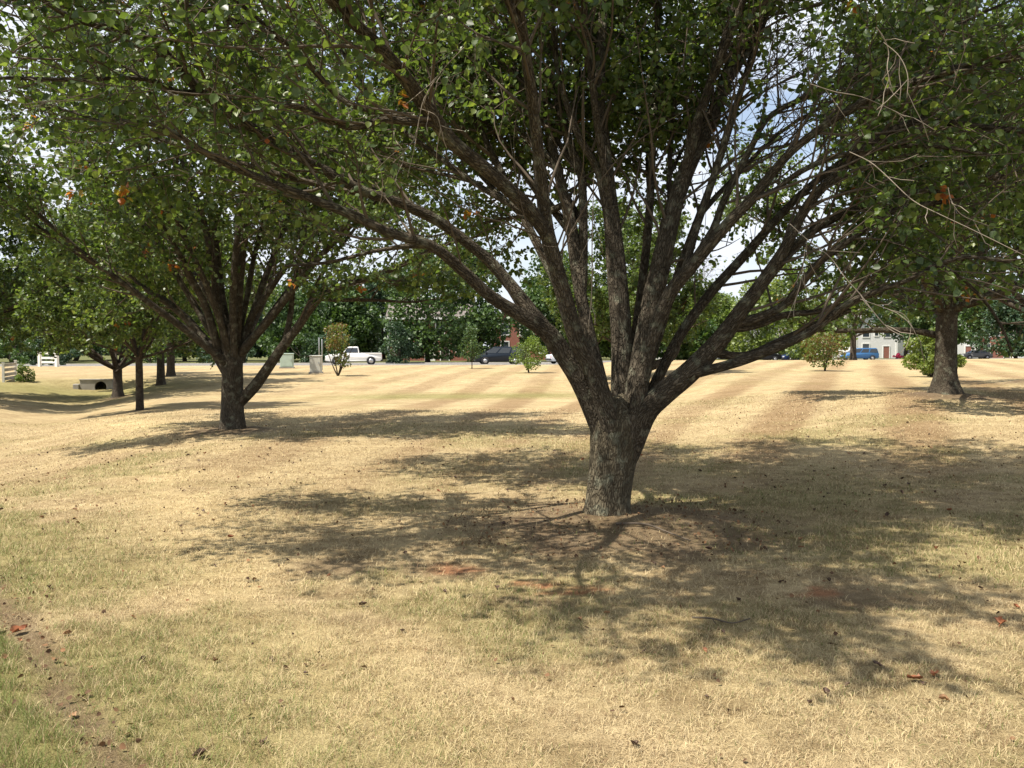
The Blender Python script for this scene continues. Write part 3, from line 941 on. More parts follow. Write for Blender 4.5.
# bare dead twigs hanging from the limbs
DEAD = [
    [(790, 224, 2.5, -1.2), (808, 240, 2.5, -1.3), (830, 256, 2.6, -1.4), (845, 276, 2.6, -1.5), (860, 294, 2.5, -1.55), (872, 312, 2.3, -1.6), (888, 328, 2, -1.65), (904, 338, 1.6, -1.7)],
    [(850, 152, 2.4, -1.5), (872, 162, 2.5, -1.6), (892, 178, 2.4, -1.7), (912, 200, 2.3, -1.8), (935, 214, 2, -1.9), (975, 232, 2, -2), (1028, 258, 1.6, -2.1)],
    [(875, 26, 3, -2), (884, 38, 3, -2), (892, 54, 2.6, -2), (886, 70, 2.2, -2), (893, 92, 1.6, -2)],
    [(886, 42, 2.4, -2), (898, 55, 2.2, -2.05), (907, 74, 2, -2.1), (906, 96, 1.4, -2.1)],
    [(808, 82, 2, -1.4), (836, 90, 2, -1.5), (862, 96, 2, -1.5), (886, 108, 1.8, -1.55), (905, 117, 1.4, -1.6)],
    [(464, 46, 2, -2), (444, 70, 2, -2), (426, 94, 2, -2), (419, 120, 2, -2), (414, 150, 1.8, -2), (408, 176, 1.4, -2)],
    [(420, 108, 1.8, -2), (436, 116, 1.6, -2), (441, 134, 1.3, -2)],
    [(412, 146, 1.8, -2), (396, 152, 1.5, -2), (374, 172, 1.2, -2)],
    [(104, 90, 2.4, -1.9), (80, 99, 2.6, -2), (52, 104, 2.4, -2.1), (26, 104, 1.8, -2.2)],
    [(180, 92, 2.2, -1.5), (170, 92, 2, -1.5), (164, 112, 2, -1.5), (163, 138, 1.4, -1.5)],
    [(43, 105, 1.8, -2.1), (38, 122, 1.6, -2.1), (17, 146, 1.2, -2.1)],
    [(948, 186, 2, -1.6), (952, 200, 2, -1.6), (962, 216, 1.6, -1.6), (990, 226, 1.3, -1.6)],
    [(593, 175, 2, -.6), (592, 240, 2.6, -.6), (591, 290, 2.6, -.55), (588, 330, 2, -.5)],
    [(806, 245, 1.8, -1.2), (800, 285, 1.7, -1.2), (786, 318, 1.3, -1.2)],
    [(860, 300, 1.8, -1.5), (888, 308, 1.7, -1.5), (905, 318, 1.6, -1.5), (918, 338, 1.3, -1.5)],
]
for rows in DEAD:
    tb = Tubes()
    rows = [(a, b, w * .5, d) for a, b, w, d in rows]
    pth = traced(rows, Y0)
    pth[:, :3] += rng_m.normal(size=(len(pth), 3)) * 0.008
    sp = spline(pth, len(rows) * 3)
    tb.add(sp, 6, 0.1, 2)
    for k in range(4):
        i = rng_m.integers(2, len(sp) - 1)
        b = grow_branch(rng_m, sp[i, :3], sp[i, :3] - sp[i - 1, :3] + rng_m.normal(size=3) * 0.03, rng_m.uniform(.15, .4), sp[i, 3] * .55, 4, .5, -.1)
        tb.add(b, 4)
    tb.build("dead_twig", M['dead_twig'], root_main, base_main)


# ------------------------------------------------------------------ the other trees of the row
def row_tree(base, label, traced_runs, n_auto, height, spread, trunk_r, fork_z, zmin, seed, leaf=0.1, n_sec=11, n_leaf=13, n_twig=5, mat='pear_leaf', group="pear trees on the lawn", name="pear_tree", gap=None, flare=0.35, lean=0.0, trunk=True, bark='far_bark', tint_bias=0.0, el_min=22):
    rng = np.random.default_rng(seed)
    b = np.array([base[0], base[1], th(base[0], base[1])])
    root = tag(empty(name, b), label, "tree", group)
    tt = Tubes()
    rows = []
    for k, t in enumerate(np.linspace(-0.06, 1.12, 9)):
        rows.append((b[0] + lean * t * fork_z, b[1], b[2] + t * fork_z, trunk_r * (1.08 - 0.16 * t) * (1 if t < 1.05 else .5)))
    tt.add(spline(rows, 18), 18, 0.09, seed, flare=lambda a, l: 1 + flare * max(0, 1 - l / (trunk_r * 2.6)) ** 1.6 * (1 + .5 * np.cos(a * 4 + seed)))
    tt.build("trunk", M[bark], root, b)
    tw = Tubes(); fo = Foliage(seed + 1)
    limbs = []
    for runs in traced_runs:
        tb = Tubes()
        for ri, r in enumerate(runs):
            pth = traced(r, base[1])
            if ri: pth = root_on(pth, limbs[-ri:])
            pth = extend(pth, .9 if r[-1][1] > 280 else 1.8, 0.08, rng)
            sp = spline(pth, max(10, len(pth) * 3)); limbs.append(sp)
            tb.add(sp, 10, 0.08, ri)
        tb.build("limb", M[bark], root, b)
    fork = np.array([b[0] + lean * fork_z, b[1], b[2] + fork_z * 0.93])
    for k in range(n_auto):
        az = 2 * pi * (k + rng.uniform(-.3, .3)) / max(n_auto, 1) + seed
        lvl = (k % 3) / 2.0
        el = radians(lerp(el_min, 72, lvl) + rng.uniform(-7, 7))
        reach = lerp(spread * 1.0, (height - fork_z) * 0.95, math.sin(el) ** 2)
        d = np.array([cos(az) * cos(el), sin(az) * cos(el), sin(el)])
        br = grow_branch(rng, fork + rng.normal(size=3) * trunk_r * 0.25, d, reach, trunk_r * rng.uniform(.34, .5), 7, 0.17, 0.06)
        sp = spline(br, 18); limbs.append(sp)
        tb = Tubes(); tb.add(sp, 8, 0.06, k)
        # one fork per limb
        q = sp[7]
        b2 = grow_branch(rng, q[:3], (sp[8, :3] - sp[7, :3]) + rng.normal(size=3) * .12, reach * .55, q[3] * .7, 5, .2, .08)
        s2 = spline(b2, 12); limbs.append(s2); tb.add(s2, 7, 0.05, k)
        tb.build("limb", M[bark], root, b)

    def keep(p):
        dx, dy = p[0] - b[0], p[1] - b[1]
        z = p[2] - b[2]
        r = math.hypot(dx, dy)
        zl = zmin + 0.35 * math.sin(3.1 * math.atan2(dy, dx) + seed)
        if r < spread * 0.4: zl += 0.9 * (1 - r / (spread * .4))
        if z < zl: return False
        zc = height * .52
        e = (r / (spread * 1.05)) ** 2 + ((z - zc) / (height * .5)) ** 2
        return e < 1 and math.dist(p, CAMP) > 3.5
    for sp in limbs:
        L = np.sum(np.linalg.norm(np.diff(sp[:, :3], axis=0), axis=1))
        clothe(sp, tw, fo, b, rng, int(3 + L * n_sec / 5), (spread * .13, spread * .34), n_twig, n_leaf, 0.28, (.3, .8), keep=keep, sides=4)
    tw.build("twigs", M['twig'], root, b)

    def kn(pos, rg):
        ok = np.ones(len(pos), bool)
        for (gx, gy, gz, ra, rb, rc, pr) in (gap or ()):
            h = ((pos[:, 0] - gx) / ra) ** 2 + ((pos[:, 1] - gy) / rb) ** 2 + ((pos[:, 2] - gz) / rc) ** 2
            ok &= (h > 1) | (rg.random(len(pos)) < pr)
        return ok
    finish_crown(root, fo, "crown", M[mat], leaf, seed + 3, kn if gap else None, origin=b, shape6=leaf < .105, tint_bias=tint_bias)
    return root


SECOND = [
    [[(240, 402, 14, 0), (255, 386, 14, -.1), (268, 368, 13, -.2), (281, 349, 12, -.3), (297, 328, 11, -.4), (310, 309, 10, -.5), (322, 296, 9, -.6), (345, 285, 8, -.7), (370, 278, 7, -.8), (400, 266, 6, -1), (430, 250, 5, -1.2)],
     [(283, 346, 8, -.2), (290, 318, 7, -.2), (293, 290, 6, -.2), (298, 262, 5, -.2), (306, 232, 4, -.2)],
     [(318, 300, 6, -.5), (340, 300, 5, -.3), (372, 300, 4, -.1), (405, 302, 3, 0)],
     [(300, 325, 6, -.3), (325, 268, 5, 0), (350, 235, 4, .3)]],
    [[(227, 372, 14, 0), (215, 352, 13, .1), (203, 338, 11, .2), (190, 322, 10, .3), (172, 306, 9, .4), (150, 292, 7, .5)],
     [(222, 358, 10, -.1), (213, 330, 10, -.2), (205, 305, 9, -.3), (192, 280, 8, -.5), (180, 255, 6, -.8)]],
    [[(234, 375, 13, 0), (236, 340, 12, 0), (238, 310, 12, 0), (240, 280, 10, 0), (243, 250, 9, 0), (247, 215, 8, 0), (252, 175, 6, 0)],
     [(232, 350, 10, .2), (224, 310, 9, .3), (219, 270, 8, .5), (215, 235, 7, .7), (210, 195, 5, 1.0)]],
    [[(240, 362, 12, .1), (246, 335, 11, .2), (256, 305, 9, .3), (266, 275, 8, .5), (278, 245, 7, .7), (288, 215, 5, .9)],
     [(252, 316, 8, .1), (270, 290, 7, 0), (290, 262, 6, -.2), (318, 235, 5, -.4)]],
]
row_tree(T_SECOND, "second largest pear tree, left of the big one, with one low limb rising right", SECOND, 10, 9.6, 5.4, 0.20, 1.35, 2.2, 21, leaf=.085, n_sec=20, n_leaf=16, n_twig=7, el_min=42,
         gap=[(-4.3, 17.0, 3.7, 1.5, 2.2, .75, .35), (-2.6, 16.5, 3.3, .7, 2.2, .45, .3)], bark='limb_bark')
RIGHT = [
    [[(942, 336, 9, .1), (915, 331, 7.5, .2), (885, 330, 7, .3), (850, 331, 6, .4), (822, 330, 5, .5)]],
]
row_tree(T_RIGHT, "stout straight trunked pear tree right of the middle distance on its own low mound", RIGHT, 16, 9.5, 5.6, 0.235, 2.0, 1.45, 33, leaf=.092, n_sec=20, n_leaf=20, n_twig=7, flare=.5, bark='limb_bark')
row_tree(T_EDGE, "pear tree at the right edge, its mulch mound half in the frame", [], 12, 9, 5.2, 0.26, 2.0, 1.4, 37, leaf=.11, n_sec=16, n_leaf=17)
row_tree(T_SLIM, "slim young pear tree with a thin straight stem on the left", [], 12, 6.8, 3.1, 0.105, 1.6, 1.55, 41, leaf=.095, n_sec=24, n_leaf=18, flare=.15, n_twig=6)
row_tree(T_ROW, "pear tree just left of the slim one, beside the culvert", [], 14, 9, 5.4, 0.19, 1.2, 1.45, 43, leaf=.115, n_sec=18, n_leaf=18, n_twig=6)
row_tree(T_ROW2, "pear tree with a bare short trunk right of the slim stem", [], 11, 9, 5.2, 0.17, 1.6, 1.7, 47, leaf=.15, n_sec=14, n_leaf=14)
row_tree(T_ROW3, "pear tree furthest along the left row, behind the short bare trunk", [], 10, 9, 5.2, 0.2, 1.7, 1.8, 53, leaf=.17, n_sec=12, n_leaf=13)
row_tree(at(-75, 31), "pear tree whose crown reaches in from beyond the left edge", [], 13, 9.6, 5.3, 0.2, 1.4, 1.5, 49, leaf=.125, n_sec=17, n_leaf=17, n_twig=6)
# a tree on the far side of the lawn, mostly hidden by the big trunk, with a crooked limb to its right
BEHIND = at(634, 41)
row_tree(BEHIND, "pear tree hidden behind the big trunk, one crooked limb bending out to the right",
         [[[(636, 372, 10, 0), (652, 366, 11, 0), (668, 360, 10, 0), (676, 350, 9, 0), (678, 335, 8, 0), (681, 318, 7, 0), (690, 306, 6, 0)], [(678, 330, 6, 0), (668, 315, 5, 0), (660, 300, 4, 0)]]],
         13, 8.6, 4.4, 0.2, 1.2, 1.6, 59, leaf=.14, n_sec=20, n_leaf=17, gap=[(10.0, 41, 6.2, 2.4, 4.5, 2.3, .04)])


# ------------------------------------------------------------------ trees and shrubs further off
def leafy_mass(name, root, b, h, w, base_z, n, size, mat, seed, clumps=22, taper=0.0, origin=None):
    """crown of leaf sprays gathered in uneven clumps"""
    rng = np.random.default_rng(seed)
    c = []
    for k in range(clumps):
        t = rng.random()
        z = base_z + (h - base_z) * t
        prof = math.sin(pi * (0.12 + 0.83 * t ** (0.8 + taper))) ** 0.7 * (1 - taper * t)
        a = rng.uniform(0, 2 * pi); r = w / 2 * prof * math.sqrt(rng.uniform(.15, 1)) * .85
        c.append((r * cos(a), r * sin(a), z, rng.uniform(.13, .24) * min(w, h) * (1 - .4 * taper * t)))
    c = np.array(c)
    wts = c[:, 3] ** 2; wts /= wts.sum()
    i = rng.choice(len(c), n, p=wts)
    v = rng.normal(size=(n, 3)); v = unit(v)
    rad = c[i, 3] * rng.uniform(.35, 1.08, n) ** 0.6
    pos = c[i, :3] + v * rad[:, None] * np.array([1.12, 1.12, .8])
    pos[:, 2] = np.maximum(pos[:, 2], base_z * .6 + .05)
    d = v * .7 + rng.normal(size=(n, 3)) * .6; d[:, 2] -= .2
    tint = np.clip(rng.random(n) * .55 + (rng.random(len(c)) * .42)[i], 0, 1)
    me = leaves_mesh(name, pos, d, rng.uniform(.7, 1.3, n) * size, tint, rng, .5, False)
    return link(name, me, mat, root)


def far_tree(px, Y, h, w, mat, label, seed, n=8500, trunk_h=None, size=.40, cat="tree", name="broadleaf_tree", group="trees beyond the lawn", clumps=34, taper=0.0, tr=None, bark='far_bark'):
    x, y, z = at(px, Y)
    root = tag(empty(name, (x, y, z)), label, cat, group)
    trunk_h = trunk_h if trunk_h is not None else h * .13
    rng = np.random.default_rng(seed)
    r = tr or h * .018 + .05
    tb = Tubes()
    tb.add(spline(np.array([(0, 0, -.1, r * 1.25), (0.02 * h * rng.normal(), 0, trunk_h * .6, r), (.02 * h * rng.normal(), 0, trunk_h * 1.1, r * .8), (0, 0, h * .7, r * .25)]), 12), 9, .05, seed)
    for k in range(6):
        a = rng.uniform(0, 2 * pi)
        tb.add(grow_branch(rng, np.array([0, 0, trunk_h * rng.uniform(.85, 1.6)]), np.array([cos(a), sin(a), .9]), w * .42, r * .5, 5, .2), 6)
    tb.build("trunk", M[bark], root)
    leafy_mass("crown", root, None, h, w, trunk_h, n, size, M[mat], seed, clumps, taper)
    return root


def shrub(px, py, h, w, mat, label, seed, n=1500, size=.09, cat="shrub", name="shrub", group=None, stem=.12, taper=.2, clumps=16):
    x, y, z = G(px, py)
    root = tag(empty(name, (x, y, z)), label, cat, group)
    rng = np.random.default_rng(seed)
    tb = Tubes()
    for k in range(5):
        a = rng.uniform(0, 2 * pi)
        tb.add(grow_branch(rng, np.array([0, 0, -.05]), np.array([cos(a) * .35, sin(a) * .35, 1]), h * .85, .018 + h * .008, 6, .15), 6)
    tb.build("stems", M['far_bark'], root)
    leafy_mass("foliage", root, None, h, w, stem * h, n, size, M[mat], seed, clumps, taper)
    return root


far = [
    (14, 100, 9, 12, 'far_leaf', "dark tree over the road at the far left edge"),
    (75, 112, 11, 12, 'far_leaf', "broad tree behind the white gate fence"),
    (130, 120, 12, 13, 'dark_leaf', "dark tree behind the crown of the slim young pear tree"),
    (185, 108, 10, 11, 'far_leaf', "tree showing between the left row and the second pear tree"),
    (245, 112, 9.5, 11, 'dark_leaf', "dark tree behind the second pear trunk"),
    (292, 104, 8.2, 9, 'far_leaf', "tree directly behind the pale green utility cabinet"),
    (322, 116, 9.5, 9, 'dark_leaf', "dark pointed tree above the utility cabinets"),
    (352, 110, 8.6, 7, 'far_leaf', "bright tree standing behind the white pickup"),
    (384, 125, 11, 9, 'dark_leaf', "tall dark tree to the right of the white pickup"),
    (428, 99, 12.5, 10.5, 'far_leaf', "leafy tree in front of the left red brick house, right of the evergreen bush"),
    (474, 104, 13.0, 8.5, 'far_leaf', "tall tree rising behind the dark van"),
    (550, 109, 12.5, 9, 'far_leaf', "tall tree over the brick house, right of the one behind the van"),
    (575, 128, 10.5, 10, 'far_leaf', "tree behind the brick house with the white rake"),
    (612, 112, 9, 8, 'light_leaf', "light green tree seen between the limbs of the big tree"),
    (690, 78, 4.4, 4.4, 'far_leaf', "low bright green tree right of the big trunk"),
    (668, 118, 7.5, 7, 'far_leaf', "tree behind the crooked limb"),
    (765, 122, 10.5, 10, 'lime_leaf', "pale yellow green tree under the gap of sky"),
    (815, 112, 6.4, 9, 'lime_leaf', "low yellow green tree over the blue sedan"),
    (934, 122, 7.5, 7.5, 'far_leaf', "rounded tree behind the lime bush, before the row houses"),
    (1016, 118, 8.0, 9, 'dark_leaf', "dark tree before the row houses at the right edge"),
    (722, 135, 9.0, 8, 'light_leaf', "light green tree left of the gap of sky"),
    (905, 140, 11, 13, 'dark_leaf', "dark tree above the white row houses"),
    (985, 135, 11, 13, 'far_leaf', "tree above the row houses at the right edge"),
]
for k, (px, Y, h, w, mt, lab) in enumerate(far):
    far_tree(px, Y, h, w, mt, lab, 200 + k, trunk_h={905: 4.2, 985: 3.6, 550: 2.4, 428: 1.2}.get(px))
row_tree(at(853, 80), "tree with a dark trunk standing in front of the blue van", [], 9, 7.8, 4.4, .26, 2.2, 2.0, 71, leaf=.22, n_sec=9, n_leaf=9, group="trees beyond the lawn", name="broadleaf_tree")
far_tree(400, 93.6, 3.9, 4.6, 'dark_leaf', "round dark evergreen bush right of the white pickup", 301, 6000, .15, .2, "bush", "evergreen_bush", None, 22)
far_tree(792, 128, 2.2, 4.0, 'dark_leaf', "clipped dark hedge block behind the blue sedan", 302, 1500, .1, .2, "hedge", "hedge", None, 18)
for k, (px, Y, w) in enumerate(((10, 92, 9), (48, 96, 8), (150, 98, 10), (225, 97, 10), (305, 99, 9), (330, 98, 7))):
    far_tree(px, Y, 2.6 + .3 * (k % 3), w, 'dark_leaf' if k % 2 else 'far_leaf',
             ("low hedge at the far left edge beyond the road", "dark hedge behind the white gate fence", "hedge behind the left row of pear trees",
              "hedge showing under the second pear tree's low left limb", "dark hedge directly behind the pale cabinets", "hedge between the cabinets and the pickup")[k],
             320 + k, 2200, .15, .24, "hedge", "hedge", "hedges beyond the road", 20)

shrub(338, 376, 2.6, 1.9, 'bronze_leaf', "bronze and yellow young tree in front of the white pickup", 401, 1500, .105, "young tree", "young_tree", None, .22, .3)
shrub(529, 373, 1.95, 2.15, 'light_leaf', "light green young tree just left of the big limb, hiding the van's rear", 402, 2200, .1, "young tree", "young_tree", None, .1, .25)
shrub(825, 371, 2.1, 2.5, 'bronze_leaf', "reddish and lime young tree in front of the blue sedan", 403, 2000, .105, "young tree", "young_tree", None, .14, .2)
shrub(931, 377, 1.75, 2.5, 'lime_leaf', "bright lime green bush half behind the stout pear trunk", 404, 5500, .1, "bush", "bush", None, .05, .05)
far_tree(472, 58, 2.7, 1.7, 'far_leaf', "thin stemmed young tree in front of the dark van", 405, 1500, .85, .11, "young tree", "young_tree", None, 16, .3, .03)
shrub(24, 382, .75, .95, 'light_leaf', "small green bush beside the near white fence", 406, 1300, .07, "bush", "bush", None, .05, .05)
for k, (px, lab) in enumerate(((33, "small dark shrub left of the white gate fence"), (41, "small dark shrub at the gate fence's left post"), (52, "small dark shrub below the gate fence rails"), (62, "low shrub right of the gate fence"))):
    shrub(px, 366, .42, .6, 'dark_leaf', lab, 410 + k, 420, .08, "shrub", "shrub", "small shrubs at the gate fence", .05, .1, 9)


# distant woods closing the horizon
def woods():
    rng = np.random.default_rng(91)
    n = 60000
    x = rng.uniform(-260, 260, n)
    dist = rng.uniform(170, 225, n)
    top = 6.5 + 5.0 * fbm(x * .045, x * 0 + 3, 71, 4) + 2.0 * vnoise(x * .3, dist * .1, 72)
    z = -1.0 + top * rng.random(n) ** .9
    pos = np.stack([x, dist, z], 1)
    d = rng.normal(size=(n, 3))
    me = leaves_mesh("distant_woods", pos, d, rng.uniform(.6, 1.5, n), np.clip(rng.random(n) * .4 + .6 * vnoise(x * .12, z * .2, 77), 0, .96), rng, .4, False)
    tag(link("distant_woods", me, M['far_leaf']), kind='stuff')


woods()

# ------------------------------------------------------------------ houses
def brick_mat(name, c1, c2, mortar, scale):
    m, nt, b = mat_new(name)
    tc = nt.nodes.new("ShaderNodeTexCoord")
    mp = nt.nodes.new("ShaderNodeMapping"); mp.inputs["Rotation"].default_value = (pi / 2, 0, 0)
    br = nt.nodes.new("ShaderNodeTexBrick"); br.inputs["Scale"].default_value = scale
    br.inputs["Color1"].default_value = c1 + (1,); br.inputs["Color2"].default_value = c2 + (1,); br.inputs["Mortar"].default_value = mortar + (1,)
    br.inputs["Mortar Size"].default_value = .012
    nt.links.new(tc.outputs["Object"], mp.inputs[0]); nt.links.new(mp.outputs[0], br.inputs["Vector"])
    nt.links.new(br.outputs["Color"], b.inputs["Base Color"]); b.inputs["Roughness"].default_value = .9
    return m


M['brick'] = brick_mat("red_brick", (.30, .10, .065), (.24, .08, .055), (.34, .28, .24), 4.0)
M['siding_white'] = brick_mat("white_siding", (.72, .72, .70), (.70, .70, .69), (.55, .55, .55), 3.0)
M['siding_grey'] = brick_mat("grey_siding", (.40, .41, .40), (.37, .38, .38), (.28, .28, .28), 3.0)
M['siding_cream'] = brick_mat("cream_siding", (.62, .57, .45), (.6, .55, .44), (.45, .42, .34), 3.0)
M['shingle'] = simple("shingle_roof", (.16, .14, .13), .9, spec=.15, var=.3, scale=9)
M['trim'] = simple("white_trim", (.78, .78, .75), .55, var=.05)
M['pane'] = simple("window_pane", (.035, .045, .055), .08, spec=.8, var=.2)
M['door'] = simple("dark_door", (.07, .05, .045), .5, var=.1)


def house(px, Y, w, d, h, roof_h, wall, label, gable_front=True, chimney=False, wins=(), doors=(), rz=0.0, corner=True, name="house", ridge_x=0.0):
    x, y, z = at(px, Y)
    root = tag(empty(name, (x, y, z - .05), rz), label, "house", None)
    hw = w / 2
    s = Shape(); s.box(-hw, hw, 0, d, -.3, h)
    if gable_front:
        for yy in (0.0, d - .24):
            vs = [s.bm.verts.new(c) for c in ((-hw, yy, h), (hw, yy, h), (ridge_x, yy, h + roof_h), (-hw, yy + .24, h), (hw, yy + .24, h), (ridge_x, yy + .24, h + roof_h))]
            for f in ((0, 1, 2), (5, 4, 3), (0, 3, 4, 1), (1, 4, 5, 2), (2, 5, 3, 0)): s.bm.faces.new([vs[i] for i in f])
    s.build("wall", wall, root)
    # roof: two thick slabs
    r = Shape(); o = .35; t = .16
    if gable_front:
        for sg in (-1, 1):
            ex = sg * (hw + o); ez = h - roof_h * o / hw
            co = [(ex, -o, ez + .01), (ridge_x, -o, h + roof_h + .01), (ridge_x, d + o, h + roof_h + .01), (ex, d + o, ez + .01)]
            a = [r.bm.verts.new(c) for c in co]; bq = [r.bm.verts.new((c[0], c[1], c[2] + t)) for c in co]
            for f in ((0, 1, 2, 3),): r.bm.faces.new([a[i] for i in f]); r.bm.faces.new([bq[i] for i in reversed(f)])
            for i in range(4): r.bm.faces.new((a[i], a[(i + 1) % 4], bq[(i + 1) % 4], bq[i]))
        roof = r.build("roof", M['shingle'], root)
        k = Shape()
        for sg in (-1, 1):
            ex = sg * (hw + o); ez = h - roof_h * o / hw
            co = [(ex, ez - .18), (ridge_x, h + roof_h - .18), (ridge_x, h + roof_h + .14), (ex, ez + .14)]
            a = [k.bm.verts.new((c[0], -o - .06, c[1])) for c in co]; bq = [k.bm.verts.new((c[0], -o - .004, c[1])) for c in co]
            k.bm.faces.new(a); k.bm.faces.new(list(reversed(bq)))
            for i in range(4): k.bm.faces.new((a[i], a[(i + 1) % 4], bq[(i + 1) % 4], bq[i]))
        k.build("rake_board", M['trim'], roof)
    else:
        for sg in (-1, 1):
            ey = d / 2 - sg * (d / 2 + o); ez = h - roof_h * o / (d / 2)
            co = [(-hw - o, ey, ez + .01), (hw + o, ey, ez + .01), (hw + o, d / 2, h + roof_h), (-hw - o, d / 2, h + roof_h)]
            a = [r.bm.verts.new(c) for c in co]; bq = [r.bm.verts.new((c[0], c[1], c[2] + t)) for c in co]
            r.bm.faces.new(a); r.bm.faces.new(list(reversed(bq)))
            for i in range(4): r.bm.faces.new((a[i], a[(i + 1) % 4], bq[(i + 1) % 4], bq[i]))
        for sx in (-hw + .12, hw - .12):
            a = [r.bm.verts.new((sx, yy, zz)) for yy, zz in ((0.02, h), (d - .02, h), (d / 2, h + roof_h - .05))]
            r.bm.faces.new(a)
        roof = r.build("roof", M['shingle'], root)
        k = Shape(); k.box(-hw - o, hw + o, -o - .08, -o - .01, h - .30, h - .02); k.build("fascia", M['trim'], roof)
    if chimney:
        c = Shape(); c.box(hw * .3, hw * .3 + .9, d * .4, d * .4 + .7, h * .8, h + roof_h + 1.0); c.build("chimney", M['brick'], roof)
    if corner:
        for sg in (-1, 1):
            c = Shape(); c.box(sg * hw - .17, sg * hw + .17, -.06, .3, -.2, h - .05); c.build("corner_board", M['trim'], root)
    for (wx, wz, ww, wh) in wins:
        f = Shape()
        f.box(wx - ww / 2 - .12, wx + ww / 2 + .12, -.07, -.003, wz - .14, wz); f.box(wx - ww / 2 - .12, wx + ww / 2 + .12, -.07, -.003, wz + wh, wz + wh + .14)
        f.box(wx - ww / 2 - .12, wx - ww / 2, -.07, -.003, wz, wz + wh); f.box(wx + ww / 2, wx + ww / 2 + .12, -.07, -.003, wz, wz + wh)
        f.box(wx - ww / 2, wx + ww / 2, -.055, -.02, wz + wh / 2 - .03, wz + wh / 2 + .03)
        wo = f.build("window", M['trim'], root)
        g = Shape(); g.box(wx - ww / 2 + .002, wx + ww / 2 - .002, -.018, -.004, wz + .002, wz + wh - .002); g.build("pane", M['pane'], wo)
    for (dx_, dw, dh, m) in doors:
        f = Shape(); f.box(dx_ - dw / 2 - .13, dx_ - dw / 2, -.08, -.003, -.05, dh + .13); f.box(dx_ + dw / 2, dx_ + dw / 2 + .13, -.08, -.003, -.05, dh + .13); f.box(dx_ - dw / 2, dx_ + dw / 2, -.08, -.003, dh, dh + .13)
        fo = f.build("door_frame", M['trim'], root)
        g = Shape(); g.box(dx_ - dw / 2 + .002, dx_ + dw / 2 - .002, -.03, -.004, 0, dh - .002); g.build("door", m, fo)
    return root


house(524, 121, 9.0, 10, 5.6, 3.0, M['brick'], "red brick house with a white rake board, behind the dark van", True, False,
      wins=[(-2.6, 1.0, 1.0, 1.5), (0, 3.4, 1.0, 1.5), (2.6, 1.0, 1.0, 1.5), (-2.6, 3.5, 1.0, 1.4), (2.6, 3.5, 1.0, 1.4)], doors=[(0, 1.0, 2.1, M['door'])])
house(430, 113, 10.5, 9, 5.6, 2.6, M['brick'], "wide red brick house mostly hidden by trees right of the evergreen bush", False, False,
      wins=[(-4.0, .9, 1.0, 1.5), (3.9, .9, 1.0, 1.5), (-4.0, 3.5, 1.0, 1.4), (-1.3, 3.5, 1.0, 1.4), (1.3, 3.5, 1.0, 1.4), (3.9, 3.5, 1.0, 1.4)], doors=[(0, 1.1, 2.2, M['trim']), (1.9, 1.0, 2.1, M['door'])])
house(655, 128, 8, 9, 5.6, 2.6, M['siding_white'], "white sided house glimpsed right of the big trunk", False, wins=[(-2, 3.4, 1, 1.5), (2, 3.4, 1, 1.5), (-2, .9, 1, 1.5)], doors=[(1.6, 1, 2.1, M['door'])])
house(742, 140, 11, 9, 5.8, 2.6, M['siding_grey'], "grey sided house behind the lower right limb", True, wins=[(-3.4, .9, 1.1, 1.5), (0, 3.6, 1.1, 1.5), (3.4, .9, 1.1, 1.5), (-3.4, 3.6, 1.1, 1.5), (3.4, 3.6, 1.1, 1.5)], doors=[(.2, 1, 2.1, M['trim'])])
house(806, 143, 9, 8, 3.0, 2.0, M['siding_cream'], "low cream garage behind the blue sedan", False, doors=[(-2.0, 2.6, 2.1, M['trim']), (2.0, 2.6, 2.1, M['trim'])])
for k, (px, wl, lab) in enumerate(((876, 'siding_white', "white row house with pale front left of the lime bush"), (918, 'siding_white', "white row house behind the lime bush and stout pear trunk"),
                                   (958, 'siding_white', "white row house with dark windows just right of the stout trunk"), (997, 'brick', "red brick row house near the right edge"), (1036, 'siding_white', "white row house cut by the right edge"))):
    house(px, 152 + (k % 2) * 1.2, 6.9, 9, 6.2, 2.8, M[wl], lab, k % 2 == 0, wins=[(-1.8, .9, 1.1, 1.6), (-1.8, 3.7, 1.1, 1.5), (1.8, 3.7, 1.1, 1.5), (0, 3.9, .6, 1.0)], doors=[(1.7, 1.0, 2.1, M['door' if k % 2 else 'brick'])], name="row_house")

# ------------------------------------------------------------------ vehicles
def paint(name, c, rough=.4):
    m = simple(name, c, rough, 0.0, .3, .04, 2.0)
    m.node_tree.nodes["Principled BSDF"].inputs["Coat Weight"].default_value = .12
    return m


M['tyre'] = simple("tyre_rubber", (.025, .025, .026), .85, spec=.2)
M['rim'] = simple("wheel_rim", (.45, .45, .46), .35, .8)
M['glass'] = simple("car_glass", (.02, .025, .03), .05, spec=.9)
M['black_plastic'] = simple("black_plastic", (.03, .03, .032), .6)
M['headlight'] = simple("headlight_lens", (.75, .77, .78), .15, spec=.8)
M['tail'] = simple("tail_lens", (.35, .02, .02), .25, spec=.6)
M['chrome'] = simple("dull_chrome", (.55, .55, .55), .3, .9)


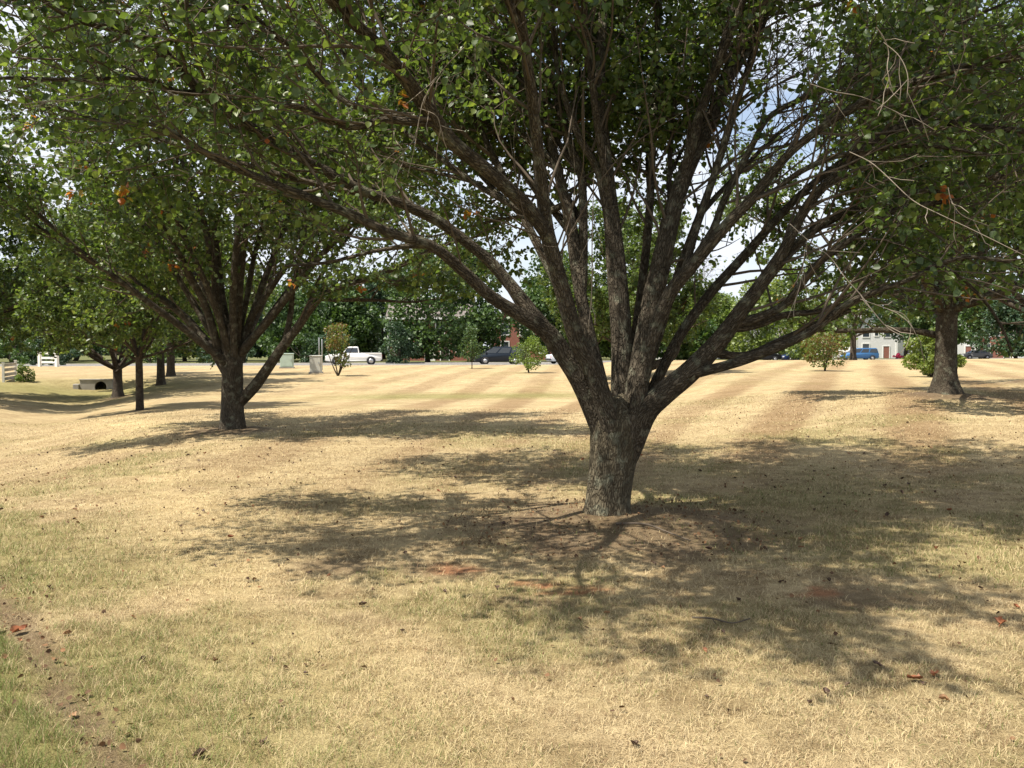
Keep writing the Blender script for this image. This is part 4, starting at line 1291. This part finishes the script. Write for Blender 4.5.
def vehicle(name, label, loc, rz, mat, kind):
    """+x is forward"""
    root = tag(empty(name, loc, rz), label, {"pickup": "pickup", "van": "van"}.get(kind, "car"), "vehicles by the road")
    if kind == 'pickup':
        L, W, wb, wr = 5.4, 1.86, 3.3, .37
        body = [(-2.7, .55), (-2.68, 1.06), (-.55, 1.08), (-.5, 1.12), (.75, 1.12), (.95, 1.10), (2.35, .98), (2.66, .86), (2.7, .5), (2.62, .36), (2.1, .34), (-2.5, .36)]
        cab = [(-.55, 1.07), (-.42, 1.72), (-.28, 1.77), (.42, 1.76), (.58, 1.70), (1.12, 1.07)]
    elif kind == 'van':
        L, W, wb, wr = 5.0, 1.92, 3.0, .34
        body = [(-2.48, .45), (-2.5, .95), (-2.45, 1.08), (1.45, 1.08), (1.75, 1.02), (2.3, .84), (2.48, .66), (2.5, .42), (2.35, .3), (-2.3, .3)]
        cab = [(-2.42, 1.07), (-2.28, 1.68), (-2.1, 1.77), (.35, 1.75), (.62, 1.69), (1.68, 1.03)]
    else:
        L, W, wb, wr = 4.6, 1.78, 2.7, .32
        body = [(-2.28, .5), (-2.28, .86), (-2.1, .93), (-1.3, .95), (1.0, .93), (1.5, .88), (2.15, .74), (2.28, .6), (2.28, .4), (2.15, .27), (-2.15, .28)]
        cab = [(-1.75, .93), (-1.05, 1.36), (-.8, 1.42), (.1, 1.42), (.32, 1.38), (1.18, .91)]
    hw = W / 2
    s = Shape()
    s.prism(body, [hw * (.9 if abs(p[0]) > L * .45 else .97 if p[1] > .9 else 1.0) for p in body]).bevel(.045, 2)
    if kind == 'pickup':
        pass
    bo = s.build("body", mat, root, True)
    z0 = min(p[1] for p in cab); z1 = max(p[1] for p in cab)
    s = Shape(); s.prism(cab, [hw * lerp(.93, .74, (p[1] - z0) / (z1 - z0)) for p in cab]).bevel(.03, 2)
    s.build("cabin", mat, root, True)
    # glass: side, front and rear panels a few millimetres proud
    cb = np.array(cab)
    zc = (z0 + z1) / 2

    def yat(z): return hw * lerp(.93, .74, (z - z0) / (z1 - z0))
    zb, zt = z0 + .10, z1 - .13
    xb0, xb1 = np.interp(zb, [z0, z1], [cb[0, 0], cb[1, 0]]), np.interp(zb, [z0, z1], [cb[-1, 0], cb[-2, 0]])
    xt0, xt1 = np.interp(zt, [z0, z1], [cb[0, 0], cb[1, 0]]), np.interp(zt, [z0, z1], [cb[-1, 0], cb[-2, 0]])
    splits = {'pickup': [0, 1], 'van': [0, .36, .70, 1], 'car': [0, .5, 1]}[kind]
    for sg in (-1, 1):
        for a, b_ in zip(splits[:-1], splits[1:]):
            g = Shape()
            q = []
            for (u, v) in ((a, 0), (b_, 0), (b_, 1), (a, 1)):
                uu = lerp(a, b_, .5) + (u - lerp(a, b_, .5)) * .86
                xx = lerp(lerp(xb0, xb1, uu), lerp(xt0, xt1, uu), v); zz = lerp(zb, zt, v)
                q.append((xx, yat(zz), zz))
            o1 = [g.bm.verts.new((c[0], sg * (c[1] + .012), c[2])) for c in q]; i1 = [g.bm.verts.new((c[0], sg * (c[1] - .01), c[2])) for c in q]
            g.bm.faces.new(o1); g.bm.faces.new(list(reversed(i1)))
            for i in range(4): g.bm.faces.new((o1[i], o1[(i + 1) % 4], i1[(i + 1) % 4], i1[i]))
            g.build("side_window", M['glass'], root)
    for (A, B, nm, sx) in ((cb[-1], cb[-2], "windshield", 1), (cb[0], cb[1], "rear_window", -1)):
        p0 = A + (B - A) * .12; p1 = A + (B - A) * .93
        nn = np.array([B[1] - A[1], -(B[0] - A[0])]); nn /= np.linalg.norm(nn)
        if nn[0] * sx < 0: nn = -nn
        g = Shape()
        q = [(p0, yat(p0[1]) * .9), (p1, yat(p1[1]) * .88)]
        o1 = [g.bm.verts.new((p[0] + nn[0] * .014, s_ * w_, p[1] + nn[1] * .014)) for (p, w_), s_ in ((q[0], -1), (q[0], 1), (q[1], 1), (q[1], -1))]
        i1 = [g.bm.verts.new((v.co.x - nn[0] * .02, v.co.y, v.co.z - nn[1] * .02)) for v in o1]
        g.bm.faces.new(o1); g.bm.faces.new(list(reversed(i1)))
        for i in range(4): g.bm.faces.new((o1[i], o1[(i + 1) % 4], i1[(i + 1) % 4], i1[i]))
        g.build(nm, M['glass'], root)
    for wx in (-wb / 2, wb / 2):
        for sg in (-1, 1):
            wy = sg * (hw - .10)
            a_ = Shape(); a_.lathe([(wr * 1.16, -.02), (wr * 1.16, .02)], (wx, sg * (hw - .004), wr + .03), 'y', 24)
            a_.build("wheel_arch", M['black_plastic'], root)
            t = Shape(); t.lathe([(wr * .62, -.11), (wr * .93, -.11), (wr, -.07), (wr, .07), (wr * .93, .11), (wr * .62, .11)], (wx, wy + sg * .04, wr), 'y', 26)
            to = t.build("wheel", M['tyre'], root, True)
            r = Shape(); r.lathe([(.02, -.125), (wr * .25, -.122), (wr * .6, -.115), (wr * .64, .0), (wr * .6, .115), (wr * .25, .122), (.02, .125)], (wx, wy + sg * .04, wr), 'y', 22)
            r.build("rim", M['rim'], to, True)
    fx = max(p[0] for p in body); bx = min(p[0] for p in body)
    b1 = Shape(); b1.box(fx - .10, fx + .05, -hw * .86, hw * .86, .36, .54).bevel(.03); b1.build("bumper", M['chrome'] if kind == 'pickup' else M['black_plastic'], root)
    b1 = Shape(); b1.box(bx - .07, bx + .10, -hw * .86, hw * .86, .40, .56).bevel(.03); b1.build("bumper", M['black_plastic'], root)
    hz = {'pickup': .72, 'van': .66, 'car': .58}[kind]
    for sg in (-1, 1):
        h_ = Shape(); h_.box(fx - .10, fx + .012, sg * hw * .68 - .17, sg * hw * .68 + .17, hz, hz + .15).bevel(.02); h_.build("headlight", M['headlight'], root)
        h_ = Shape(); h_.box(bx - .012, bx + .1, sg * hw * .78 - .08, sg * hw * .78 + .08, hz + .02, hz + .28).bevel(.02); h_.build("tail_light", M['tail'], root)
        h_ = Shape(); mx = cab[-1][0] - .28; h_.box(mx - .07, mx + .07, sg * hw * .98 - .1, sg * hw * .98 + .1, z0 + .05, z0 + .2).bevel(.03); h_.build("mirror", mat if kind != 'pickup' else M['black_plastic'], root)
    if kind == 'pickup':
        c = Shape(); c.box(-2.6, -.62, -hw * .84, hw * .84, 1.06, 1.098); c.build("bed_liner", M['black_plastic'], root)
        for sg in (-1, 1):
            c = Shape(); c.box(-2.66, -.58, sg * hw * .9 - .05, sg * hw * .9 + .05, 1.05, 1.15).bevel(.015); c.build("bed_rail", mat, root)
    return root


def on_road(px, off):
    Y = 85.0
    for _ in range(60):
        x = (px - 512) / F * Y
        Y = .5 * Y + .5 * (float(road_y(x)) + off)
    x = (px - 512) / F * Y
    ang = math.atan2(float(road_y(x + 1)) - float(road_y(x - 1)), 2)
    return (x, Y, th(x, Y - off) + .055), ang


loc, a = on_road(354, -2.0); vehicle("pickup_truck", "white pickup truck parked facing left behind the bronze young tree", loc, a + pi, paint("white_paint", (.74, .74, .72)), 'pickup')
loc, a = on_road(499, -2.0); vehicle("minivan", "dark navy minivan facing left in front of the brick house", loc, a + pi, paint("navy_paint", (.006, .012, .022)), 'van')
loc, a = on_road(569, -2.0); vehicle("parked_car", "white car half hidden by the big tree's left limb", loc, a, paint("pearl_paint", (.66, .69, .74)), 'car')
loc, a = on_road(797, -1.9); vehicle("parked_car", "dark blue sedan left of the reddish young tree", loc, pi + a * .25, paint("dark_blue_paint", (.018, .035, .10)), 'car')
loc, a = on_road(762, 2.0); vehicle("parked_car", "black car behind the lower right limb, left of the blue sedan", loc, pi + a * .25, paint("black_paint", (.012, .012, .013)), 'car')
loc, a = on_road(859, -1.8); vehicle("minivan", "bright blue van right of the reddish young tree", loc, pi + a * .3, paint("blue_paint", (.04, .13, .30)), 'van')
loc, a = on_road(975, -1.9); vehicle("parked_car", "grey car in front of the white row house", loc, pi + .05, paint("grey_paint", (.13, .13, .135)), 'car')
vehicle("parked_car", "dark car beyond the white gate fence", tuple(at(56, 120)), 0.0, paint("charcoal_paint", (.02, .022, .025)), 'car')

# pink flower bed in front of the row houses
x, y, z = at(899, 138)
fb = tag(empty("flower_bed", (x, y, z)), "bright pink flower bed in front of the white row house", "flower bed")
M['pink'] = leaf_mat("pink_petal", [(0, (.45, .03, .10)), (1, (.65, .08, .22))], .2)
leafy_mass("leaves", fb, None, .55, 2.0, .02, 500, .12, M['far_leaf'], 801, 10)
leafy_mass("blossoms", fb, None, .85, 1.9, .35, 900, .13, M['pink'], 802, 12)

# ------------------------------------------------------------------ cabinets, posts, fences, culvert
M['cabinet_green'] = simple("pale_green_enamel", (.40, .50, .43), .55, var=.08, scale=3)
M['cabinet_grey'] = simple("pale_grey_enamel", (.52, .52, .47), .55, var=.1, scale=3)
M['galv'] = simple("galvanised_post", (.42, .44, .45), .5, .5, var=.1)
M['fence_white'] = simple("weathered_white_paint", (.70, .69, .65), .7, var=.1, scale=4)
M['fence_shaded'] = simple("shaded_white_board", (.42, .38, .32), .8, var=.2, scale=5)  # white rails standing in shade: the shade is painted into this greyer colour


def cabinet(px, py, w, h, d, mat, label, rz):
    x, y, z = G(px, py)
    r = tag(empty("utility_cabinet", (x, y, z), rz), label, "utility box", "utility boxes at the back of the lawn")
    s = Shape(); s.box(-w / 2 - .06, w / 2 + .06, -d / 2 - .06, d / 2 + .06, -.12, .08); s.build("base", M['concrete'], r)
    s = Shape(); s.box(-w / 2, w / 2, -d / 2, d / 2, .082, h - .07).bevel(.02); s.build("cabinet_body", mat, r)
    s = Shape(); s.box(-w / 2 - .03, w / 2 + .03, -d / 2 - .03, d / 2 + .03, h - .068, h).bevel(.02); s.build("lid", mat, r)
    s = Shape(); s.box(-w / 2 + .07, w / 2 - .07, -d / 2 - .018, -d / 2 - .002, .16, h - .14)
    dr = s.build("door", mat, r)
    s = Shape(); s.box(w / 2 - .17, w / 2 - .13, -d / 2 - .05, -d / 2 - .02, h * .5, h * .5 + .14); s.build("handle", M['galv'], dr)


cabinet(287, 368.3, .86, 1.0, .7, M['cabinet_green'], "pale green utility box, the left of the pair", .2)
cabinet(316, 373.3, .66, 1.02, .55, M['cabinet_grey'], "pale grey utility box with a post behind it", .15)


def post(name, px, py, h, r, mat, label, cat, plate=None, group=None):
    x, y, z = G(px, py)
    root = tag(empty(name, (x, y, z)), label, cat, group)
    s = Shape(); s.lathe([(r, -.2), (r, h), (r * .6, h + .02)], (0, 0, 0), 'z', 10); s.build("pole", mat, root, True)
    if plate:
        w, hh, m = plate
        s = Shape(); s.box(-w / 2, w / 2, -r - .02, -r - .004, h - hh - .03, h - .03); s.build("sign_panel", m, root)
    return root


post("marker_post", 319.3, 370, 2.0, .03, M['galv'], "thin grey post, left one behind the utility boxes", "post")
post("marker_post", 322.2, 370, 1.9, .03, M['galv'], "thin grey post, right one behind the utility boxes", "post")
post("sign_post", 24, 362.5, 2.0, .06, M['galv'], "tall thin pale pole at the left roadside", "pole")
post("road_sign", 29.5, 362, 1.1, .04, M['galv'], "low pale sign board just left of the dark shrubs", "sign", (.42, .5, M['cabinet_grey']))
post("road_sign", 34, 361, 1.7, .04, M['galv'], "higher pale sign board above the dark shrubs", "sign", (.45, .55, M['cabinet_grey']))
post("lamp_post", 67.5, 361, 2.4, .05, M['trim'], "thin white lamp post right of the gate fence", "lamp post", (.14, .22, M['trim']))


def fence(name, A, B, nposts, post_w, h, rails, label, mat, rail_mat):
    root = tag(empty(name, tuple(A)), label, "fence", "white fences on the left")
    A = np.array(A); B = np.array(B)
    D = B - A; L = np.linalg.norm(D[:2]); ang = math.atan2(D[1], D[0])
    R = Matrix.Rotation(ang, 4, 'Z')
    for k in range(nposts):
        t = k / (nposts - 1) * L; zz = D[2] * k / (nposts - 1)
        s = Shape(); s.box(t - post_w / 2, t + post_w / 2, -post_w / 2, post_w / 2, zz - .3, zz + h, R)
        s.box(t - post_w * .62, t + post_w * .62, -post_w * .62, post_w * .62, zz + h + .002, zz + h + .04, R)
        s.build("post", mat, root)
    for rz_ in rails:
        s = Shape(); t0, t1 = post_w / 2 + .004, L - post_w / 2 - .004
        s.box(t0, t1, -.02, .02, rz_ * h - .075 + D[2] / 2, rz_ * h + .075 + D[2] / 2, R)
        s.build("rail", rail_mat, root)
    return root


A = np.array(G(40, 366.6)); B = np.array(G(57, 366.8))
fence("gate_fence", A, B, 2, .20, 1.08, (.9, .58, .3), "white gate fence with two thick posts and three rails near the road", M['fence_white'], M['fence_white'])
A = np.array(G(3.5, 382.5)); B = np.array(at(15.5, A[1] + 3.0))
fence("paddock_fence", A, B, 2, .10, .88, (.86, .60, .34, .12), "short slatted fence with one white post at the left edge", M['fence_white'], M['fence_shaded'])

# culvert headwall at the end of the ditch
cx, cy = -19.72, 42.0
cz = th(cx, cy - .8)
cv = tag(empty("culvert", (cx, cy, cz), 0.15), "concrete culvert headwall with a dark round pipe mouth at the end of the ditch", "culvert")
s = Shape()
ro, pc = .27, .24
outer = [(-.68, -.3), (-.68, .50), (.78, .50), (.78, -.3)]
arc = [(pc + ro * cos(t), max(-.3, .18 + ro * sin(t))) for t in np.linspace(-.35 * pi, pi + .35 * pi, 22)]
prof = [(arc[0][0], -.3)] + arc + [(arc[-1][0], -.3)] + outer
s.prism(prof, .12)
s.build("headwall", M['concrete'], cv)
s = Shape(); s.box(-.72, .82, -.15, .15, .502, .56).bevel(.015); s.build("coping", M['concrete'], cv)
s = Shape(); s.box(-.98, -.70, -.2, .1, -.2, .33).bevel(.04); s.build("wing_block", M['concrete'], cv)
M['pipe'] = simple("corrugated_pipe", (.05, .045, .04), .7, .3)
s = Shape()
ring = []
for yy, rr in [(.0 + i * .15, .262 + .008 * (i % 2)) for i in range(16)]:
    ring.append([s.bm.verts.new((pc + rr * cos(t), yy, .18 + rr * sin(t))) for t in np.linspace(0, 2 * pi, 25)[:-1]])
for a_, b_ in zip(ring[:-1], ring[1:]):
    for k in range(24): s.bm.faces.new((a_[k], a_[(k + 1) % 24], b_[(k + 1) % 24], b_[k]))
s.bm.faces.new(ring[-1])
s.build("pipe", M['pipe'], cv, True)

# ------------------------------------------------------------------ grass, fallen leaves, sticks
def grass():
    rng = np.random.default_rng(17)
    parts = []
    for (y0, y1, dens, wid, hgt) in ((2.6, 5.5, 15000, .0022, .034), (5.5, 9, 5200, .0034, .036), (9, 15, 1500, .0060, .036), (15, 24, 450, .011, .036)):
        area = .62 * 2 * (y1 ** 2 - y0 ** 2) / 2 + (y1 - y0) * 1.2
        n = int(area * dens)
        y = np.sqrt(rng.uniform(y0 ** 2, y1 ** 2, n)); x = rng.uniform(-1, 1, n) * (.62 * y + .6)
        # tufts
        cl = fbm(x * 9, y * 9, 81, 3)
        keep = rng.random(n) < np.clip((cl - .30) * 3.2, .2, 1)
        so = np.maximum(soil_amount(x, y), clay_amount(x, y))
        keep &= rng.random(n) > so * .8
        x, y = x[keep], y[keep]
        n = len(x)
        g = np.maximum(green_amount(x, y), 1.1 * corner_amount(x, y))
        c = ground_color(x, y) * rng.uniform(.72, 1.36, (n, 1))
        dead = rng.random(n) < .45 * (1 - .6 * g)
        c[dead] = STRAW * rng.uniform(.7, 1.18, (dead.sum(), 1)) * np.array([1.0, .99, .95])
        lively = (~dead) & (rng.random(n) < g * .8)
        c[lively] = np.array([.13, .165, .04]) * rng.uniform(.7, 1.3, (lively.sum(), 1))
        brown = rng.random(n) < .15
        c[brown] = np.array([.22, .14, .075]) * rng.uniform(.7, 1.2, (brown.sum(), 1))
        L = hgt * rng.uniform(.5, 1.5, n) * (1 + .6 * g)
        lean = np.radians(rng.uniform(38, 89, n) * (1 - .3 * g))
        az = rng.uniform(0, 2 * pi, n)
        z = terrain(x, y) - .004
        u = np.stack([np.cos(az), np.sin(az), 0 * az], 1); w = np.stack([-np.sin(az), np.cos(az), 0 * az], 1)
        tilt = rng.normal(0, .4, n)[:, None]
        w = unit(w + np.array([0, 0, 1.0]) * tilt)
        base = np.stack([x, y, z], 1)
        mid = base + u * (L * .5 * np.sin(lean * .7))[:, None] + np.array([0, 0, 1.0]) * (L * .5 * np.cos(lean * .7))[:, None]
        tip = mid + u * (L * .55 * np.sin(np.minimum(lean * 1.2, 1.65)))[:, None] + np.array([0, 0, 1.0]) * (L * .55 * np.cos(np.minimum(lean * 1.2, 1.65)))[:, None]
        hw = (wid * rng.uniform(.6, 1.2, n) * .5)[:, None]
        V = np.stack([base - w * hw, base + w * hw, mid + w * hw * .85, mid - w * hw * .85, tip], 1)
        parts.append((V.reshape(-1, 3), np.repeat(c, 5, 0), n))
    off = 0; loops = []; counts = []
    V = np.vstack([p[0] for p in parts]); C_ = np.vstack([p[1] for p in parts]); n = sum(p[2] for p in parts)
    b = (np.arange(n) * 5)[:, None]
    loops = (b + np.array([0, 1, 2, 3, 3, 2, 4])[None]).ravel()
    counts = np.tile([4, 3], n)
    me = np_mesh("dry_grass", V, loops, counts, False, None, None, np.clip(C_, .01, .8))
    m, nt, bs = mat_new("grass_blade")
    at_ = nt.nodes.new("ShaderNodeAttribute"); at_.attribute_name = "patch"
    nt.links.new(at_.outputs["Color"], bs.inputs["Base Color"])
    bs.inputs["Roughness"].default_value = .7; bs.inputs["Specular IOR Level"].default_value = .25
    tr = nt.nodes.new("ShaderNodeBsdfTranslucent"); nt.links.new(at_.outputs["Color"], tr.inputs["Color"])
    mx = nt.nodes.new("ShaderNodeMixShader"); mx.inputs[0].default_value = .25
    nt.links.new(bs.outputs[0], mx.inputs[1]); nt.links.new(tr.outputs[0], mx.inputs[2]); nt.links.new(mx.outputs[0], nt.nodes["Material Output"].inputs["Surface"])
    tag(link("dry_grass", me, m), kind='stuff')
    print("grass blades", n)


grass()

M['leaf_dark'] = simple("dark_fallen_leaf", (.075, .042, .026), .7, var=.35, scale=40)
M['leaf_rust'] = simple("rust_fallen_leaf", (.26, .095, .04), .6, var=.3, scale=40)
M['leaf_tan'] = simple("tan_fallen_leaf", (.30, .17, .085), .7, var=.3, scale=40)


def leaf_mesh(k, rng):
    """one curled dry leaf with a stalk, 6-8 cm long"""
    nx_, ny_ = 7, 5
    L = .064; W = .042
    V = []; curl = rng.uniform(.5, 1.6); roll = rng.uniform(.4, 1.4)
    for i in range(nx_):
        t = i / (nx_ - 1)
        w = W * math.sin(pi * min(1, t * .93 + .07)) ** .75 * (1.15 - .5 * t)
        for j in range(ny_):
            s = (j / (ny_ - 1) - .5)
            V.append(((t - .5) * L + rng.normal(0, .002), s * w + rng.normal(0, .0028) * (abs(s) > .4), .008 + .022 * roll * (2 * abs(s)) ** 2 * (w / W) + .02 * curl * (t - .5) ** 2 * 2 + rng.normal(0, .0035)))
    q = [(i * ny_ + j, (i + 1) * ny_ + j, (i + 1) * ny_ + j + 1, i * ny_ + j + 1) for i in range(nx_ - 1) for j in range(ny_ - 1)]
    b = len(V)
    V += [(-.5 * L - .022, -.001, .012), (-.5 * L - .022, .001, .012), (-.5 * L + .004, .001, .012), (-.5 * L + .004, -.001, .012)]
    q.append((b, b + 1, b + 2, b + 3))
    return np_mesh("fallen_leaf", np.array(V), np.array(q).ravel(), np.full(len(q), 4), True)


rng_l = np.random.default_rng(63)
protos = []
kinds = (('leaf_dark', "dark brown curled dead leaf lying on the dry grass"), ('leaf_rust', "rusty orange curled dead leaf lying on the dry grass"), ('leaf_tan', "tan brown curled dead leaf lying on the dry grass"))
for mt, lab in kinds:
    ms = []
    for k in range(4):
        me = leaf_mesh(k, rng_l); me.materials.append(M[mt]); ms.append(me)
    protos.append((ms, lab))
for k in range(280):
    y = math.sqrt(rng_l.uniform(2.9 ** 2, 15.5 ** 2)); x = rng_l.uniform(-1, 1) * .585 * y
    q = rng_l.random()
    ms, lab = protos[0 if q < .62 else 1 if q < .74 else 2]
    o = bpy.data.objects.new("fallen_leaf", ms[rng_l.integers(0, 4)])
    COL.objects.link(o)
    o.location = (x, y, th(x, y) + .005)
    o.rotation_euler = (rng_l.normal(0, .3), rng_l.normal(0, .3), rng_l.uniform(0, 2 * pi))
    o.scale = [rng_l.uniform(.42, .85)] * 3
    tag(o, lab, "leaf", lab.replace("leaf lying", "leaves lying"))
for px, py, sc, lab in ((1000, 626, 1.5, "large orange fallen leaf by itself near the right edge"), (914, 684, 1.1, "orange fallen leaf in the lower right, left of a paler one"), (934, 680, 1.0, "pale orange fallen leaf in the lower right"), (20, 634, 1.5, "large rust coloured leaf on the worn strip at the left edge")):
    x, y, z = G(px, py)
    o = bpy.data.objects.new("fallen_leaf", protos[1][0][0]); COL.objects.link(o)
    o.location = (x, y, z + .006); o.scale = (sc, sc, sc); o.rotation_euler = (.1, -.1, px)
    tag(o, lab, "leaf")


def crumbs():
    """bits of broken leaf, bark and seed lying through the grass"""
    rng = np.random.default_rng(77)
    n = 3400
    y = np.sqrt(rng.uniform(2.7 ** 2, 19 ** 2, n)); x = rng.uniform(-1, 1, n) * (.6 * y + .4)
    w = fbm(x * .9, y * .9, 91, 3)
    k = rng.random(n) < np.clip((w - .36) * 3.5, .05, 1); x, y = x[k], y[k]
    # thicker in the worn strip and in the bare ring under the big tree
    ys = rng.uniform(2.8, 6.2, 170); xs = -1.49 - (ys - 3.36) * 0.766 - .06 + rng.normal(0, .13, 170)
    a = rng.uniform(0, 2 * pi, 700); r = np.sqrt(rng.random(700)) * 1.6
    x = np.concatenate([x, xs, T_MAIN[0] + r * np.cos(a)]); y = np.concatenate([y, ys, T_MAIN[1] - .4 + r * np.sin(a) * .8]); n = len(x)
    pos = np.stack([x, y, terrain(x, y) + rng.uniform(.012, .03, n)], 1)
    d = rng.normal(size=(n, 3)); d[:, 2] *= .3
    me = leaves_mesh("leaf_litter", pos, d, rng.uniform(.012, .034, n), rng.random(n), rng, .5, True)
    m = leaf_mat("leaf_crumb", [(0, (.06, .036, .024)), (.6, (.13, .075, .042)), (1, (.24, .13, .065))], .05, .8, .1)
    tag(link("leaf_litter", me, m), kind='stuff')


crumbs()


def stick(pix, r, label, seed):
    rng = np.random.default_rng(seed)
    pts = []
    for i, (px, py) in enumerate(pix):
        x, y, z = G(px, py); pts.append((x, y, z + .02 + .01 * (i % 2), r * (1 - .5 * i / len(pix))))
    o = Vector(pts[0][:3])
    tb = Tubes(); sp = spline(np.array(pts), 16); tb.add(sp, 7, .12, seed)
    for k in (5, 9):
        tb.add(grow_branch(rng, sp[k, :3], sp[k + 1, :3] - sp[k, :3] + rng.normal(size=3) * .03 * np.array([1, 1, .2]), .09, r * .5, 4, .3, 0), 5)
    ob = tb.build("fallen_stick", M['twig'], None, tuple(o)); ob.location = o
    tag(ob, label, "stick")


stick([(692, 622), (712, 626), (732, 628), (750, 624)], .006, "thin curved stick lying on the shaded grass", 5)
stick([(616, 526), (645, 529), (668, 536), (690, 545)], .011, "dark curved stick lying at the foot of the big trunk", 6)
